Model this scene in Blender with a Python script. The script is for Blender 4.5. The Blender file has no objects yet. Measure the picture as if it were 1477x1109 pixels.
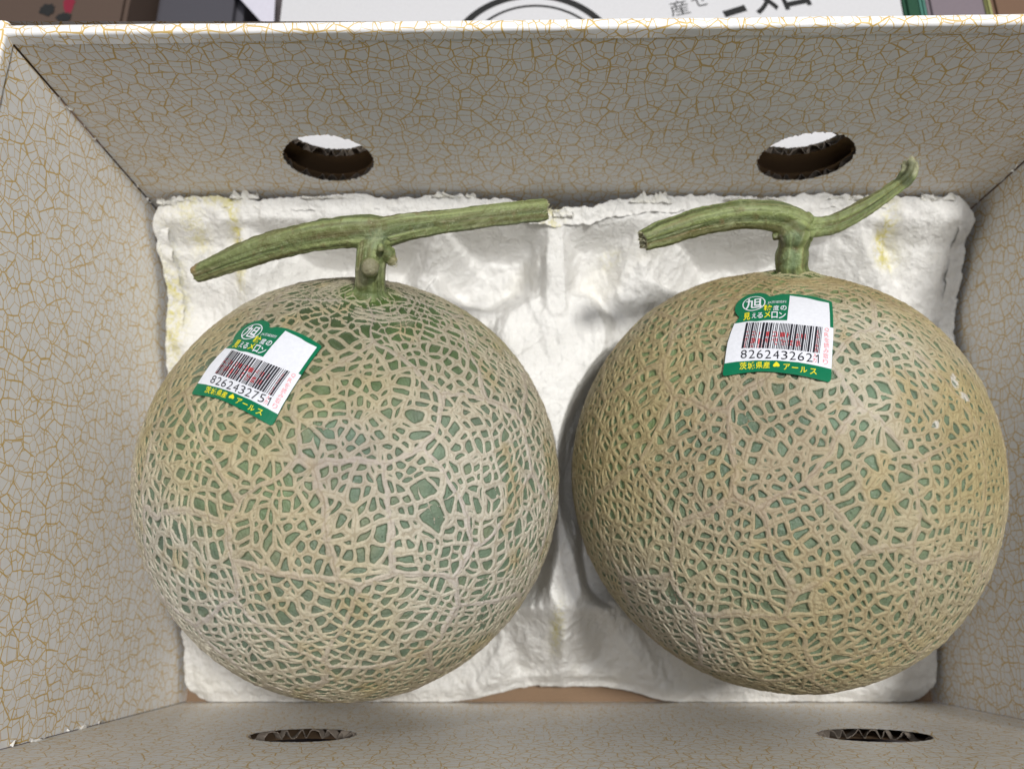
import bpy, bmesh, math, random
import numpy as np
from mathutils import Vector

random.seed(4); rng = np.random.default_rng(11)
scene = bpy.context.scene
COL = scene.collection

# ------------------------------------------------------------------ camera
F_PX, TILT, CAM = 1090.0, math.radians(17.1), np.array([0, 0, .35])
cam = bpy.data.cameras.new('camera')
cam.sensor_width = 36; cam.lens = F_PX / 1477 * 36
cam.clip_start = .005; cam.clip_end = 20
cam.dof.use_dof = True; cam.dof.focus_distance = .207; cam.dof.aperture_fstop = 14
camo = bpy.data.objects.new('camera', cam); COL.objects.link(camo)
camo.location = CAM; camo.rotation_euler = (TILT, 0, math.radians(0))
scene.camera = camo

# ------------------------------------------------------------------ light
w = bpy.data.worlds.new('World'); scene.world = w; w.use_nodes = True
w.node_tree.nodes['Background'].inputs[0].default_value = (.86, .90, 1, 1)
w.node_tree.nodes['Background'].inputs[1].default_value = .10

def area(name, loc, target, sx, sy, power, col):
    l = bpy.data.lights.new(name, 'AREA'); l.shape = 'RECTANGLE'
    l.size = sx; l.size_y = sy; l.energy = power; l.color = col
    o = bpy.data.objects.new(name, l); COL.objects.link(o); o.location = loc
    o.rotation_euler = (Vector(target) - Vector(loc)).to_track_quat('-Z', 'Y').to_euler()
    return o
area('ceiling_panel_light', (.40, .17, 1.65), (0.03, .06, .05), .17, .17, 23, (1, .985, .95))
area('overhead_fill_light', (-.20, .12, 1.9), (0.03, .06, .05), .5, .3, 4, (.96, .97, 1))  # broad fill added overhead to lift the dark near part of the tray
area('ceiling_tube_light', (-.45, .65, 1.8), (0.02, .05, .05), .9, .10, 6, (.97, .98, 1))
area('ceiling_tube_light', (.20, -.55, 1.9), (0.02, .05, .05), .9, .15, 5.5, (.95, .96, 1))

scene.view_settings.view_transform = 'Standard'
scene.view_settings.look = 'None'
scene.view_settings.exposure = .0
scene.cycles.use_denoising = True
scene.cycles.max_bounces = 8

# ------------------------------------------------------------------ helpers
S_, C_ = math.sin(TILT), math.cos(TILT)
def ray(px, py):
    u = (px - 738) / F_PX; v = (py - 554) / F_PX
    d = np.array([u, S_ - v * C_, -C_ - v * S_]); return d / np.linalg.norm(d)
def atz(px, py, z):
    d = ray(px, py); return CAM + d * ((z - CAM[2]) / d[2])

def tag(o, label=None, cat=None, group=None, kind=None):
    if label: o['label'] = label
    if cat: o['category'] = cat
    if group: o['group'] = group
    if kind: o['kind'] = kind
    return o
def empty(name, loc=(0, 0, 0)):
    o = bpy.data.objects.new(name, None); COL.objects.link(o); o.location = loc
    o.empty_display_size = .02
    return o
def link(name, me, mat=None, parent=None, smooth=True):
    me.name = name
    if mat is not None:
        me.materials.clear(); me.materials.append(mat)
    o = bpy.data.objects.new(name, me); COL.objects.link(o)
    if parent is not None:
        o.parent = parent
        o.location = -Vector(parent.location) if parent.parent is None else (0, 0, 0)
    if smooth: me.polygons.foreach_set('use_smooth', np.ones(len(me.polygons), bool))
    return o
# note: meshes are written in world coordinates; a child of an Empty is offset back by the Empty's
# location, a sub-part's mesh shares its parent's frame.
def mesh_np(verts, faces):
    """verts (n,3), faces (m,k) numpy -> mesh"""
    me = bpy.data.meshes.new('m'); verts = np.asarray(verts, np.float32); faces = np.asarray(faces, np.int32)
    m, k = faces.shape
    me.vertices.add(len(verts)); me.vertices.foreach_set('co', verts.ravel())
    me.loops.add(m * k); me.loops.foreach_set('vertex_index', faces.ravel())
    me.polygons.add(m); me.polygons.foreach_set('loop_start', np.arange(0, m * k, k, dtype=np.int32))
    me.update(calc_edges=True); return me
def mesh_py(verts, faces):
    me = bpy.data.meshes.new('m'); me.from_pydata([tuple(map(float, v)) for v in verts], [], faces); me.update(); return me
def attr(me, name, arr):
    a = me.attributes.new(name, 'FLOAT', 'POINT'); a.data.foreach_set('value', np.asarray(arr, np.float32).ravel())
def cattr(me, name, arr):
    a = me.attributes.new(name, 'FLOAT_COLOR', 'POINT')
    arr = np.concatenate([arr, np.ones((len(arr), 1))], 1)
    a.data.foreach_set('color', np.asarray(arr, np.float32).ravel())

_tab = np.random.default_rng(5).random((64, 64, 64)).astype(np.float32)
def vnoise(P, seed=0):
    P = np.asarray(P, np.float64) + seed * 17.37 + 1000
    i = np.floor(P).astype(np.int64); f = P - i; f = f * f * (3 - 2 * f)
    x, y, z = i[:, 0] & 63, i[:, 1] & 63, i[:, 2] & 63
    x1, y1, z1 = (x + 1) & 63, (y + 1) & 63, (z + 1) & 63
    fx, fy, fz = f[:, 0], f[:, 1], f[:, 2]
    def L(a, b, t): return a + (b - a) * t
    return L(L(L(_tab[x, y, z], _tab[x1, y, z], fx), L(_tab[x, y1, z], _tab[x1, y1, z], fx), fy),
             L(L(_tab[x, y, z1], _tab[x1, y, z1], fx), L(_tab[x, y1, z1], _tab[x1, y1, z1], fx), fy), fz) * 2 - 1
def fbm(P, octv=4, seed=0, gain=.5):
    r = 0; a = 1; s = 0; P = np.asarray(P, np.float64)
    for k in range(octv):
        r = r + a * vnoise(P * 2.03 ** k, seed + k * 3); s += a; a *= gain
    return r / s
def sstep(a, b, x):
    t = np.clip((x - a) / (b - a), 0, 1); return t * t * (3 - 2 * t)

# ------------------------------------------------------------------ materials
def mat(name):
    m = bpy.data.materials.new(name); m.use_nodes = True
    nt = m.node_tree; b = nt.nodes['Principled BSDF']; return m, nt, b
class G:
    def __init__(s, nt): s.nt = nt
    def n(s, t, **k):
        nd = s.nt.nodes.new(t)
        for a, v in k.items(): setattr(nd, a, v)
        return nd
    def l(s, a, b): s.nt.links.new(a, b)
    def val(s, x, sock):
        if isinstance(x, (int, float)): sock.default_value = x
        elif isinstance(x, (tuple, list)): sock.default_value = (*x, 1)[:len(sock.default_value)] if len(sock.default_value) > 3 else x
        else: s.l(x, sock)
    def math(s, op, a, b=0.0, clamp=False):
        n = s.n('ShaderNodeMath', operation=op, use_clamp=clamp); s.val(a, n.inputs[0]); s.val(b, n.inputs[1]); return n.outputs[0]
    def mix(s, f, a, b, mode='MIX'):
        n = s.n('ShaderNodeMix', data_type='RGBA', blend_type=mode)
        s.val(f, n.inputs[0]); s.val(a, n.inputs[6]); s.val(b, n.inputs[7]); return n.outputs[2]
    def noise(s, vec, scale, detail=3, rough=.5, dist=0):
        n = s.n('ShaderNodeTexNoise'); n.inputs['Scale'].default_value = scale; n.inputs['Detail'].default_value = detail
        n.inputs['Roughness'].default_value = rough; n.inputs['Distortion'].default_value = dist
        if vec is not None: s.l(vec, n.inputs['Vector'])
        return n.outputs['Fac'], n.outputs['Color']
    def ramp(s, x, p0, p1, v0=0., v1=1.):
        n = s.n('ShaderNodeMapRange'); n.interpolation_type = 'SMOOTHSTEP'
        s.val(x, n.inputs[0]); n.inputs[1].default_value = p0; n.inputs[2].default_value = p1
        n.inputs[3].default_value = v0; n.inputs[4].default_value = v1; return n.outputs[0]
    def attr(s, name):
        return s.n('ShaderNodeAttribute', attribute_name=name)
    def bump(s, h, strength, dist, prev=None):
        n = s.n('ShaderNodeBump'); n.inputs['Strength'].default_value = strength; n.inputs['Distance'].default_value = dist
        s.l(h, n.inputs['Height'])
        if prev is not None: s.l(prev, n.inputs['Normal'])
        return n.outputs[0]
def flat(name, col, rough=.6, spec=.3, metallic=0):
    m, nt, b = mat(name); b.inputs['Base Color'].default_value = (*col, 1)
    b.inputs['Roughness'].default_value = rough; b.inputs['Specular IOR Level'].default_value = spec
    b.inputs['Metallic'].default_value = metallic
    g = G(nt); tc = g.n('ShaderNodeTexCoord').outputs['Object']
    f, _ = g.noise(tc, 900, 4, .6); c = g.mix(f, tuple(x * .88 for x in col), tuple(min(1, x * 1.1) for x in col)); g.l(c, b.inputs['Base Color'])
    g.l(g.bump(f, .15, .0003), b.inputs['Normal'])
    return m

def crackle_material():
    m, nt, b = mat('crackle_printed_paper'); g = G(nt)
    uv = g.n('ShaderNodeUVMap').outputs[0]
    _, nc = g.noise(uv, 60, 2)
    sub = g.n('ShaderNodeVectorMath', operation='SUBTRACT'); g.l(nc, sub.inputs[0]); sub.inputs[1].default_value = (.5, .5, .5)
    sc = g.n('ShaderNodeVectorMath', operation='SCALE'); g.l(sub.outputs[0], sc.inputs[0]); sc.inputs['Scale'].default_value = .0045
    ad = g.n('ShaderNodeVectorMath', operation='ADD'); g.l(uv, ad.inputs[0]); g.l(sc.outputs[0], ad.inputs[1])
    v = ad.outputs[0]
    def vor(vec, scale, feat, rnd=1.0):
        n = g.n('ShaderNodeTexVoronoi', voronoi_dimensions='2D', feature=feat)
        n.inputs['Scale'].default_value = scale; n.inputs['Randomness'].default_value = rnd; g.l(vec, n.inputs['Vector']); return n
    s1 = 172.
    d1 = vor(v, s1, 'DISTANCE_TO_EDGE', .9).outputs['Distance']
    c1 = vor(v, s1, 'F1', .9).outputs['Color']
    sc2 = g.n('ShaderNodeVectorMath', operation='SCALE'); g.l(c1, sc2.inputs[0]); sc2.inputs['Scale'].default_value = 3.1
    a2 = g.n('ShaderNodeVectorMath', operation='ADD'); g.l(v, a2.inputs[0]); g.l(sc2.outputs[0], a2.inputs[1])
    s2 = 315.
    d2 = vor(a2.outputs[0], s2, 'DISTANCE_TO_EDGE', .75).outputs['Distance']
    wn, _ = g.noise(uv, 160, 2)
    w1 = g.ramp(wn, .3, .7, .00015, .00034)
    l1 = g.math('SUBTRACT', 1.0, g.math('DIVIDE', g.math('DIVIDE', d1, s1), w1), True)
    w2 = g.ramp(wn, .3, .7, .00010, .00024)
    l2 = g.math('SUBTRACT', 1.0, g.math('DIVIDE', g.math('DIVIDE', d2, s2), w2), True)
    l1 = g.ramp(l1, 0, .55); l2 = g.ramp(l2, 0, .55)
    fade, _ = g.noise(uv, 75, 3, .6)
    l2 = g.math('MULTIPLY', l2, g.ramp(fade, .25, .6, .6, .95))
    line = g.math('MAXIMUM', l1, l2)
    big, _ = g.noise(uv, 14, 3)
    base = g.mix(big, (.79, .78, .775), (.82, .815, .81))
    # faint yellow smears low on the far wall are real stains
    st = g.attr('stain').outputs['Fac']
    base = g.mix(g.math('MULTIPLY', st, g.ramp(fade, .35, .65)), base, (.50, .46, .22))
    col = g.mix(g.math('MULTIPLY', line, .92), base, (.60, .39, .08))
    g.l(col, b.inputs['Base Color'])
    b.inputs['Roughness'].default_value = .42; b.inputs['Specular IOR Level'].default_value = .35
    f1, _ = g.noise(uv, 90, 3, .55); f2, _ = g.noise(uv, 1500, 3, .6)
    n1 = g.bump(f1, .25, .0012); n2 = g.bump(f2, .05, .0002, n1)
    # corrugation just reading through the liner
    g.l(n2, b.inputs['Normal'])
    return m
def kraft_material(name, c1=(.33, .22, .13), c2=(.42, .30, .19)):
    m, nt, b = mat(name); g = G(nt); tc = g.n('ShaderNodeTexCoord').outputs['Object']
    mp = g.n('ShaderNodeMapping'); g.l(tc, mp.inputs[0]); mp.inputs['Scale'].default_value = (1, 4, 4)
    f, _ = g.noise(mp.outputs[0], 500, 5, .65)
    g.l(g.mix(f, c1, c2), b.inputs['Base Color']); b.inputs['Roughness'].default_value = .85
    g.l(g.bump(f, .3, .0004), b.inputs['Normal']); return m
def pulp_material():
    m, nt, b = mat('moulded_paper_pulp'); g = G(nt); tc = g.n('ShaderNodeTexCoord').outputs['Object']
    f1, _ = g.noise(tc, 170, 5, .6, .6); f2, _ = g.noise(tc, 900, 4, .65, .4)
    st = g.attr('stain').outputs['Fac']
    sn, _ = g.noise(tc, 420, 4, .7, 1.0)
    c = g.mix(f1, (.735, .722, .69), (.80, .79, .77))
    stf = g.math('MULTIPLY', g.math('MULTIPLY', st, g.ramp(sn, .38, .62)), .85)
    c = g.mix(stf, c, (.66, .60, .24))
    blot, _ = g.noise(tc, 34, 3, .6)
    c = g.mix(g.ramp(blot, .55, .75, 0, .25), c, (.80, .76, .64))
    g.l(c, b.inputs['Base Color']); b.inputs['Roughness'].default_value = .8; b.inputs['Specular IOR Level'].default_value = .2
    n1 = g.bump(f1, .6, .0022); n2 = g.bump(f2, .7, .0008, n1); g.l(n2, b.inputs['Normal'])
    b.inputs['Subsurface Weight'].default_value = .0
    return m
def rind_material():
    m, nt, b = mat('netted_melon_rind'); g = G(nt); tc = g.n('ShaderNodeTexCoord').outputs['Object']
    t = g.attr('net').outputs['Fac']       # 0 in the middle of a cork strand, 1 at its edge, >1 bare skin
    tone = g.attr('tone').outputs['Color']    # colour of the cork strands, patch by patch
    skin = g.attr('skin').outputs['Color']
    f, fc = g.noise(tc, 1400, 4, .7); f3, _ = g.noise(tc, 330, 3, .6)
    tw = g.math('ADD', t, g.math('MULTIPLY', g.math('SUBTRACT', f, .5), .55))
    mask = g.ramp(tw, 1.02, .80)
    # bare skin: grey green with fine dark pores and paler speckle
    v = g.n('ShaderNodeTexVoronoi', feature='F1'); v.inputs['Scale'].default_value = 900; g.l(tc, v.inputs['Vector'])
    pore = g.math('MULTIPLY', g.ramp(v.outputs['Distance'], .30, .12), g.ramp(f3, .5, .68))
    sk = g.mix(f, g.mix(1.0, skin, (.74, .78, .76), 'MULTIPLY'), g.mix(1.0, skin, (1.28, 1.22, 1.24), 'MULTIPLY'))
    sk = g.mix(g.math('MULTIPLY', pore, .75), sk, (.03, .05, .03))
    edge = g.ramp(t, 1.45, 1.0)          # skin darkened beside each strand, contact shade put into the colour
    sk = g.mix(g.math('MULTIPLY', edge, .6), sk, (.075, .09, .045))
    ck = g.mix(f, g.mix(1.0, tone, (.62, .60, .55), 'MULTIPLY'), g.mix(1.0, tone, (1.26, 1.25, 1.24), 'MULTIPLY'))
    seam = g.math('MULTIPLY', g.ramp(g.math('ADD', t, g.math('MULTIPLY', g.math('SUBTRACT', f3, .5), .5)), .22, .05), .46)
    ck = g.mix(seam, ck, g.mix(1.0, tone, (.52, .45, .36), 'MULTIPLY'))
    g.l(g.mix(mask, sk, ck), b.inputs['Base Color'])
    wet = g.attr('wet').outputs['Fac']
    r = g.n('ShaderNodeMix', data_type='FLOAT'); g.l(mask, r.inputs[0]); r.inputs[2].default_value = .33; r.inputs[3].default_value = .72
    rr = g.math('SUBTRACT', r.outputs[0], g.math('MULTIPLY', wet, .22)); g.l(rr, b.inputs['Roughness'])
    b.inputs['Specular IOR Level'].default_value = .42
    n1 = g.bump(f, .8, .0006); v2, _ = g.noise(tc, 3200, 2, .6); n2 = g.bump(v2, .35, .00015, n1); g.l(n2, b.inputs['Normal'])
    return m
def stem_material():
    m, nt, b = mat('melon_vine_stem'); g = G(nt); tc = g.n('ShaderNodeTexCoord').outputs['Object']
    c = g.attr('tint').outputs['Color']
    f, _ = g.noise(tc, 700, 5, .7); f2, _ = g.noise(tc, 260, 4, .6)
    col = g.mix(f, g.mix(1.0, c, (.72, .72, .68), 'MULTIPLY'), g.mix(1.0, c, (1.3, 1.27, 1.3), 'MULTIPLY'))
    col = g.mix(g.ramp(f2, .58, .74, 0, .65), col, (.17, .12, .05))
    v = g.n('ShaderNodeTexVoronoi', feature='F1'); v.inputs['Scale'].default_value = 950; g.l(tc, v.inputs['Vector'])
    col = g.mix(g.math('MULTIPLY', g.ramp(g.math('ADD', v.outputs['Distance'], g.math('MULTIPLY', f, .5)), .48, .30), g.ramp(f2, .46, .58, .0, .6)), col, (.42, .42, .27))
    f5, _ = g.noise(tc, 130, 6, .75, 1.5); col = g.mix(g.ramp(f5, .52, .62, 0, .55), col, (.12, .115, .035))
    f6, _ = g.noise(tc, 90, 5, .7, .8); col = g.mix(g.ramp(f6, .55, .70, 0, .6), col, (.30, .33, .17))
    g.l(col, b.inputs['Base Color']); b.inputs['Roughness'].default_value = .42
    n1 = g.bump(f, .8, .0007); n2 = g.bump(f5, .5, .0012, n1); g.l(n2, b.inputs['Normal']); return m
M_CRACK = crackle_material()
M_KRAFT = kraft_material('brown_kraft_board')
M_FLUTE = kraft_material('cut_corrugated_edge', (.10, .08, .065), (.26, .22, .18))
M_DARKK = kraft_material('inner_kraft_liner', (.20, .12, .06), (.27, .17, .09))
M_PULP = pulp_material(); M_RIND = rind_material(); M_STEM = stem_material()

# ------------------------------------------------------------------ gift box
XL, XR, YN, YF, H = -.1395, .180, -.0345, .153, .180
box = empty('gift_box', ((XL + XR) / 2, (YN + YF) / 2, 0))
tag(box, 'open cardboard gift box lined with cream paper in a gold crackle print, holding both melons', 'gift box')

def ellipse(cx, cz, rx, rz, n=150, jit=.00022, seed=0):
    r = np.random.default_rng(seed); a = np.linspace(0, 2 * np.pi, n, endpoint=False)
    j = r.normal(0, jit, n); return np.stack([cx + (rx + j) * np.cos(a), cz + (rz + j) * np.sin(a)], 1)

def sheet_with_holes(x0, x1, z0, z1, holes, to3d, thick_dir=None, extra=None):
    """flat sheet in (x,z) with holes; to3d maps (x,z)->xyz. returns mesh with uv"""
    bm = bmesh.new()
    def loop(pts):
        vs = [bm.verts.new((p[0], p[1], 0)) for p in pts]
        return [bm.edges.new((vs[i], vs[(i + 1) % len(vs)])) for i in range(len(vs))]
    es = []
    nx = 40
    per = [(x0 + (x1 - x0) * i / nx, z0) for i in range(nx)] + [(x1, z0 + (z1 - z0) * i / 20) for i in range(20)] + \
          [(x1 - (x1 - x0) * i / nx, z1) for i in range(nx)] + [(x0, z1 - (z1 - z0) * i / 20) for i in range(20)]
    es += loop(per)
    for h in holes: es += loop(h)
    bmesh.ops.triangle_fill(bm, use_beauty=True, use_dissolve=False, edges=es)
    cs = [h.mean(0) for h in holes]
    # remove faces inside holes
    kill = []
    for f in bm.faces:
        c = f.calc_center_median()
        for h, m_ in zip(holes, cs):
            rx = (h[:, 0].max() - h[:, 0].min()) / 2; rz = (h[:, 1].max() - h[:, 1].min()) / 2
            if ((c.x - m_[0]) / rx) ** 2 + ((c.y - m_[1]) / rz) ** 2 < .9 and all(any(abs((v.co.x - q[0])) < 1e-7 and abs(v.co.y - q[1]) < 1e-7 for q in h) for v in f.verts):
                kill.append(f); break
    bmesh.ops.delete(bm, geom=kill, context='FACES')
    me = bpy.data.meshes.new('m'); bm.to_mesh(me); bm.free()
    uv = me.uv_layers.new(name='UVMap'); co = np.empty(len(me.vertices) * 3, np.float32); me.vertices.foreach_get('co', co); co = co.reshape(-1, 3)
    li = np.empty(len(me.loops), np.int32); me.loops.foreach_get('vertex_index', li)
    uv.data.foreach_set('uv', co[li][:, :2].ravel())
    P = np.array([to3d(x, z) for x, z in co[:, :2]], np.float32); me.vertices.foreach_set('co', P.ravel()); me.update()
    return me

def flute_ring(hole, ya, yb, s, per=.0042, depth=.004, skew=0.):
    """zig-zag medium of the corrugated board seen in the cut edge of a hand hole: a ribbon winding between the two liners"""
    c = hole.mean(0); n = 420; V = []; Fc = []
    pts = np.concatenate([hole, hole[:1]]); seg = np.linalg.norm(np.diff(pts, axis=0), axis=1); cum = np.r_[0, np.cumsum(seg)]
    for i in range(n):
        l = cum[-1] * i / n; k = min(np.searchsorted(cum, l, side='right') - 1, len(seg) - 1); t = (l - cum[k]) / seg[k]
        p = pts[k] * (1 - t) + pts[k + 1] * t
        ph = p[0] / per * 2 * np.pi + skew      # flutes run vertically, so they are spaced along x
        y = (ya + yb) / 2 + (yb - ya) * .46 * np.sin(ph + .9 * np.sin(l * 900) + .8 * math.sin(l * 333 + 1))
        d = (p - c) / np.linalg.norm(p - c); jit = random.uniform(-.0001, .00045)
        a = p + d * (.0002 + jit); b_ = p + d * depth
        V += [(a[0], s * y, a[1]), (b_[0], s * y, b_[1]), (a[0], s * (y + .00028), a[1]), (b_[0], s * (y + .00028), b_[1])]
    for i in range(n):
        j = (i + 1) % n; A = 4 * i; B = 4 * j
        Fc += [(A, B, B + 1, A + 1), (A + 2, A + 3, B + 3, B + 2), (A, A + 2, B + 2, B)]
    return mesh_py(V, Fc)

def strip_edge(hole, ya, yb, s):
    """cut edge of one liner sheet round a hole"""
    n = len(hole); V = [(p[0], s * ya, p[1]) for p in hole] + [(p[0], s * yb, p[1]) for p in hole]
    return mesh_py(V, [(i, (i + 1) % n, n + (i + 1) % n, n + i) for i in range(n)])

def rim(pts_fn, length_pts, uvoff):
    pass

def side_wall(name_seed, ypos, s, holes_in, holes_out, label):
    """double wall: inner board (two liners + flutes) and outer board leaning away below a folded top. s=+1 far, -1 near.
    y measured as distance from the box centre direction: world y = s*Y"""
    yi = s * ypos
    zt = lambda x, z: z + (.0050 * (x - XL) / (XR - XL) * sstep(.6, 1, z / H) if s > 0 else 0)
    me = sheet_with_holes(XL + .0003, XR - .0003, .0, H - .0015, holes_in, lambda x, z: (x, ypos + s * 0.0006 * math.sin((x - XL) * 9.8) * (z / H), zt(x, z)))
    co = np.empty(len(me.vertices) * 3, np.float32); me.vertices.foreach_get('co', co); co = co.reshape(-1, 3)
    wall = link('side_wall', me, M_CRACK, box, smooth=False)
    if label: wall['label'] = label
    # back liner of the inner board
    me2 = sheet_with_holes(XL, XR, .0, H - .002, [h + 0 for h in holes_in], lambda x, z: (x, ypos + s * .0031, z))
    link('board_liner', me2, M_DARKK, wall, smooth=False)
    for h in holes_in:
        link('flute_edge', flute_ring(h, yi + .0003, yi + .0030, s), M_FLUTE, wall, smooth=False)
    # outer board, leaning outwards to the bottom
    lean = lambda z: (H - z) * .085
    me3 = sheet_with_holes(XL - .006, XR + .006, .0, H - .003, holes_out, lambda x, z: (x, ypos + s * (.0035 + lean(z)), z))
    link('outer_panel', me3, M_DARKK, wall, smooth=False)
    me4 = sheet_with_holes(XL - .006, XR + .006, .0, H - .003, holes_out, lambda x, z: (x, ypos + s * (.0066 + lean(z)), z))
    link('outer_liner', me4, M_CRACK, wall, smooth=False)
    for h in holes_out:
        V = flute_ring(h, 0, .0030, 1, skew=1.)
        c = np.empty(len(V.vertices) * 3, np.float32); V.vertices.foreach_get('co', c); c = c.reshape(-1, 3)
        c[:, 1] = ypos + s * (.0036 + c[:, 1] + (H - c[:, 2]) * .085); V.vertices.foreach_set('co', c.ravel())
        link('flute_edge', V, M_FLUTE, wall, smooth=False)
    return wall
def fold_rim(p0, p1, inward, wid, name='folded_rim', parent=None, seed=0, drop=.004):
    """rounded paper-covered fold along the top of a wall"""
    p0 = np.array(p0, float); p1 = np.array(p1, float); L = np.linalg.norm(p1 - p0); n = 160; t = (p1 - p0) / L
    inward = np.array(inward, float); V = []; UV = []
    prof = []
    r = .0011
    prof.append((0, -drop)); 
    for k in range(6): a = math.pi / 2 * k / 5; prof.append((-(r - r * math.cos(a)), -r + r * math.sin(a)))
    prof.append((-wid / 2, .0002))
    for k in range(6): a = math.pi / 2 * (1 - k / 5); prof.append((-(wid - r) - r * math.cos(a), -r + r * math.sin(a)))
    prof.append((-wid, -drop))
    m = len(prof)
    xs = np.linspace(0, L, n); wob = .00050 * vnoise(np.stack([xs * 40, xs * 0 + seed, xs * 0], 1)) + .00016 * vnoise(np.stack([xs * 260, xs * 0 + seed, xs * 0 + 4], 1))
    acc = 0; s_ = [0]
    for k in range(1, m): s_.append(s_[-1] + math.hypot(prof[k][0] - prof[k - 1][0], prof[k][1] - prof[k - 1][1]))
    for i in range(n):
        for k in range(m):
            o, z = prof[k]
            q = p0 + t * xs[i] + inward * (o + .0002 + wob[i] * (k > 0)) + np.array([0, 0, z + wob[i] * .8])
            V.append(q); UV.append((xs[i] + seed * .37, H + s_[k] - .004))
    V = np.array(V); UV = np.array(UV)
    Fc = [(i * m + k, (i + 1) * m + k, (i + 1) * m + k + 1, i * m + k + 1) for i in range(n - 1) for k in range(m - 1)]
    me = mesh_np(V, Fc); li = np.array(Fc).ravel(); uv = me.uv_layers.new(name='UVMap'); uv.data.foreach_set('uv', UV[li].astype(np.float32).ravel())
    return link(name, me, M_CRACK, parent)

HF = [ellipse(-.0642, .1200, .0156, .0136, seed=1), ellipse(.1026, .1205, .0164, .0138, seed=2)]
HFo = [ellipse(-.0642, .1215, .0150, .0136, seed=5), ellipse(.1015, .1225, .0156, .0138, seed=6)]
HN = [ellipse(-.0645, .0955, .0164, .0135, seed=3), ellipse(.1115, .0955, .0170, .0138, seed=4)]
HNo = [ellipse(-.0645, .0885, .0160, .010, seed=7), ellipse(.1115, .0885, .0165, .010, seed=8)]
wf = side_wall(1, YF, 1, HF, HFo, 'far wall with two oval hand holes')
wn = side_wall(2, YN, -1, HN, HNo, 'near wall with two oval hand holes')

def end_wall(x, s, seed):
    n1, n2 = 40, 30
    Y = np.linspace(YN + .0002, YF - .0004, n1); Z = np.linspace(0, H - .0015, n2)
    yy, zz = np.meshgrid(Y, Z, indexing='ij')
    xx = x + s * .0007 * np.sin((yy - YN) * 16) * zz / H
    V = np.stack([xx, yy, zz], -1).reshape(-1, 3)
    Fc = [(i * n2 + k, (i + 1) * n2 + k, (i + 1) * n2 + k + 1, i * n2 + k + 1) for i in range(n1 - 1) for k in range(n2 - 1)]
    me = mesh_np(V, Fc); uv = me.uv_layers.new(name='UVMap'); UV = np.stack([yy.ravel() + seed, zz.ravel()], 1)[np.array(Fc).ravel()]
    uv.data.foreach_set('uv', UV.astype(np.float32).ravel())
    o = link('end_wall', me, M_CRACK, box)
    V2 = np.array([(x + s * .0035, YN, 0), (x + s * .0035, YF, 0), (x + s * .0035, YF, H - .002), (x + s * .0035, YN, H - .002)])
    link('board_liner', mesh_py(V2, [(0, 1, 2, 3)]), M_KRAFT, o, smooth=False)
    fold_rim((x, YN - .004, H), (x, YF + .004, H), (-s, 0, 0), .0036, parent=o, seed=seed)
    return o
end_wall(XL, -1, 3); end_wall(XR, 1, 7)
fold_rim((XL - .0036, YF, H), (XR + .0036, YF, H + .0050), (0, -1, 0), .0034, parent=wf, seed=1)
fold_rim((XR + .0036, YN, H), (XL - .0036, YN, H), (0, 1, 0), .0034, parent=wn, seed=2)
# stain attribute on the far wall: faint yellow smears just above the tray
for o in [o for o in COL.objects if o.type == 'MESH' and o.data.materials and o.data.materials[0] == M_CRACK]:
    attr(o.data, 'stain', np.zeros(len(o.data.vertices)))
fl = mesh_py([(XL, YN, .001), (XR, YN, .001), (XR, YF, .001), (XL, YF, .001)], [(0, 1, 2, 3)])
link('floor_panel', fl, kraft_material('floor_kraft', (.20, .125, .075), (.27, .18, .11)), box, smooth=False)
# dark seams where the end walls butt against the far wall, with a few torn fibres
M_SEAM = flat('dark_glue_seam', (.05, .045, .04), .9)

# ------------------------------------------------------------------ melons: geometry parameters
MEL = [dict(c=np.array([-.0528, .0439, .095]), r=.0683, sc=(.995, 1.006, 1.0), ax=np.array([.148, .722, .676]), seed=1),
       dict(c=np.array([.0883, .0462, .095]), r=.0679, sc=(.988, 1.012, 1.0), ax=np.array([.015, .84, .53]), seed=2)]
for q in MEL: q['ax'] = q['ax'] / np.linalg.norm(q['ax'])

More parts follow.
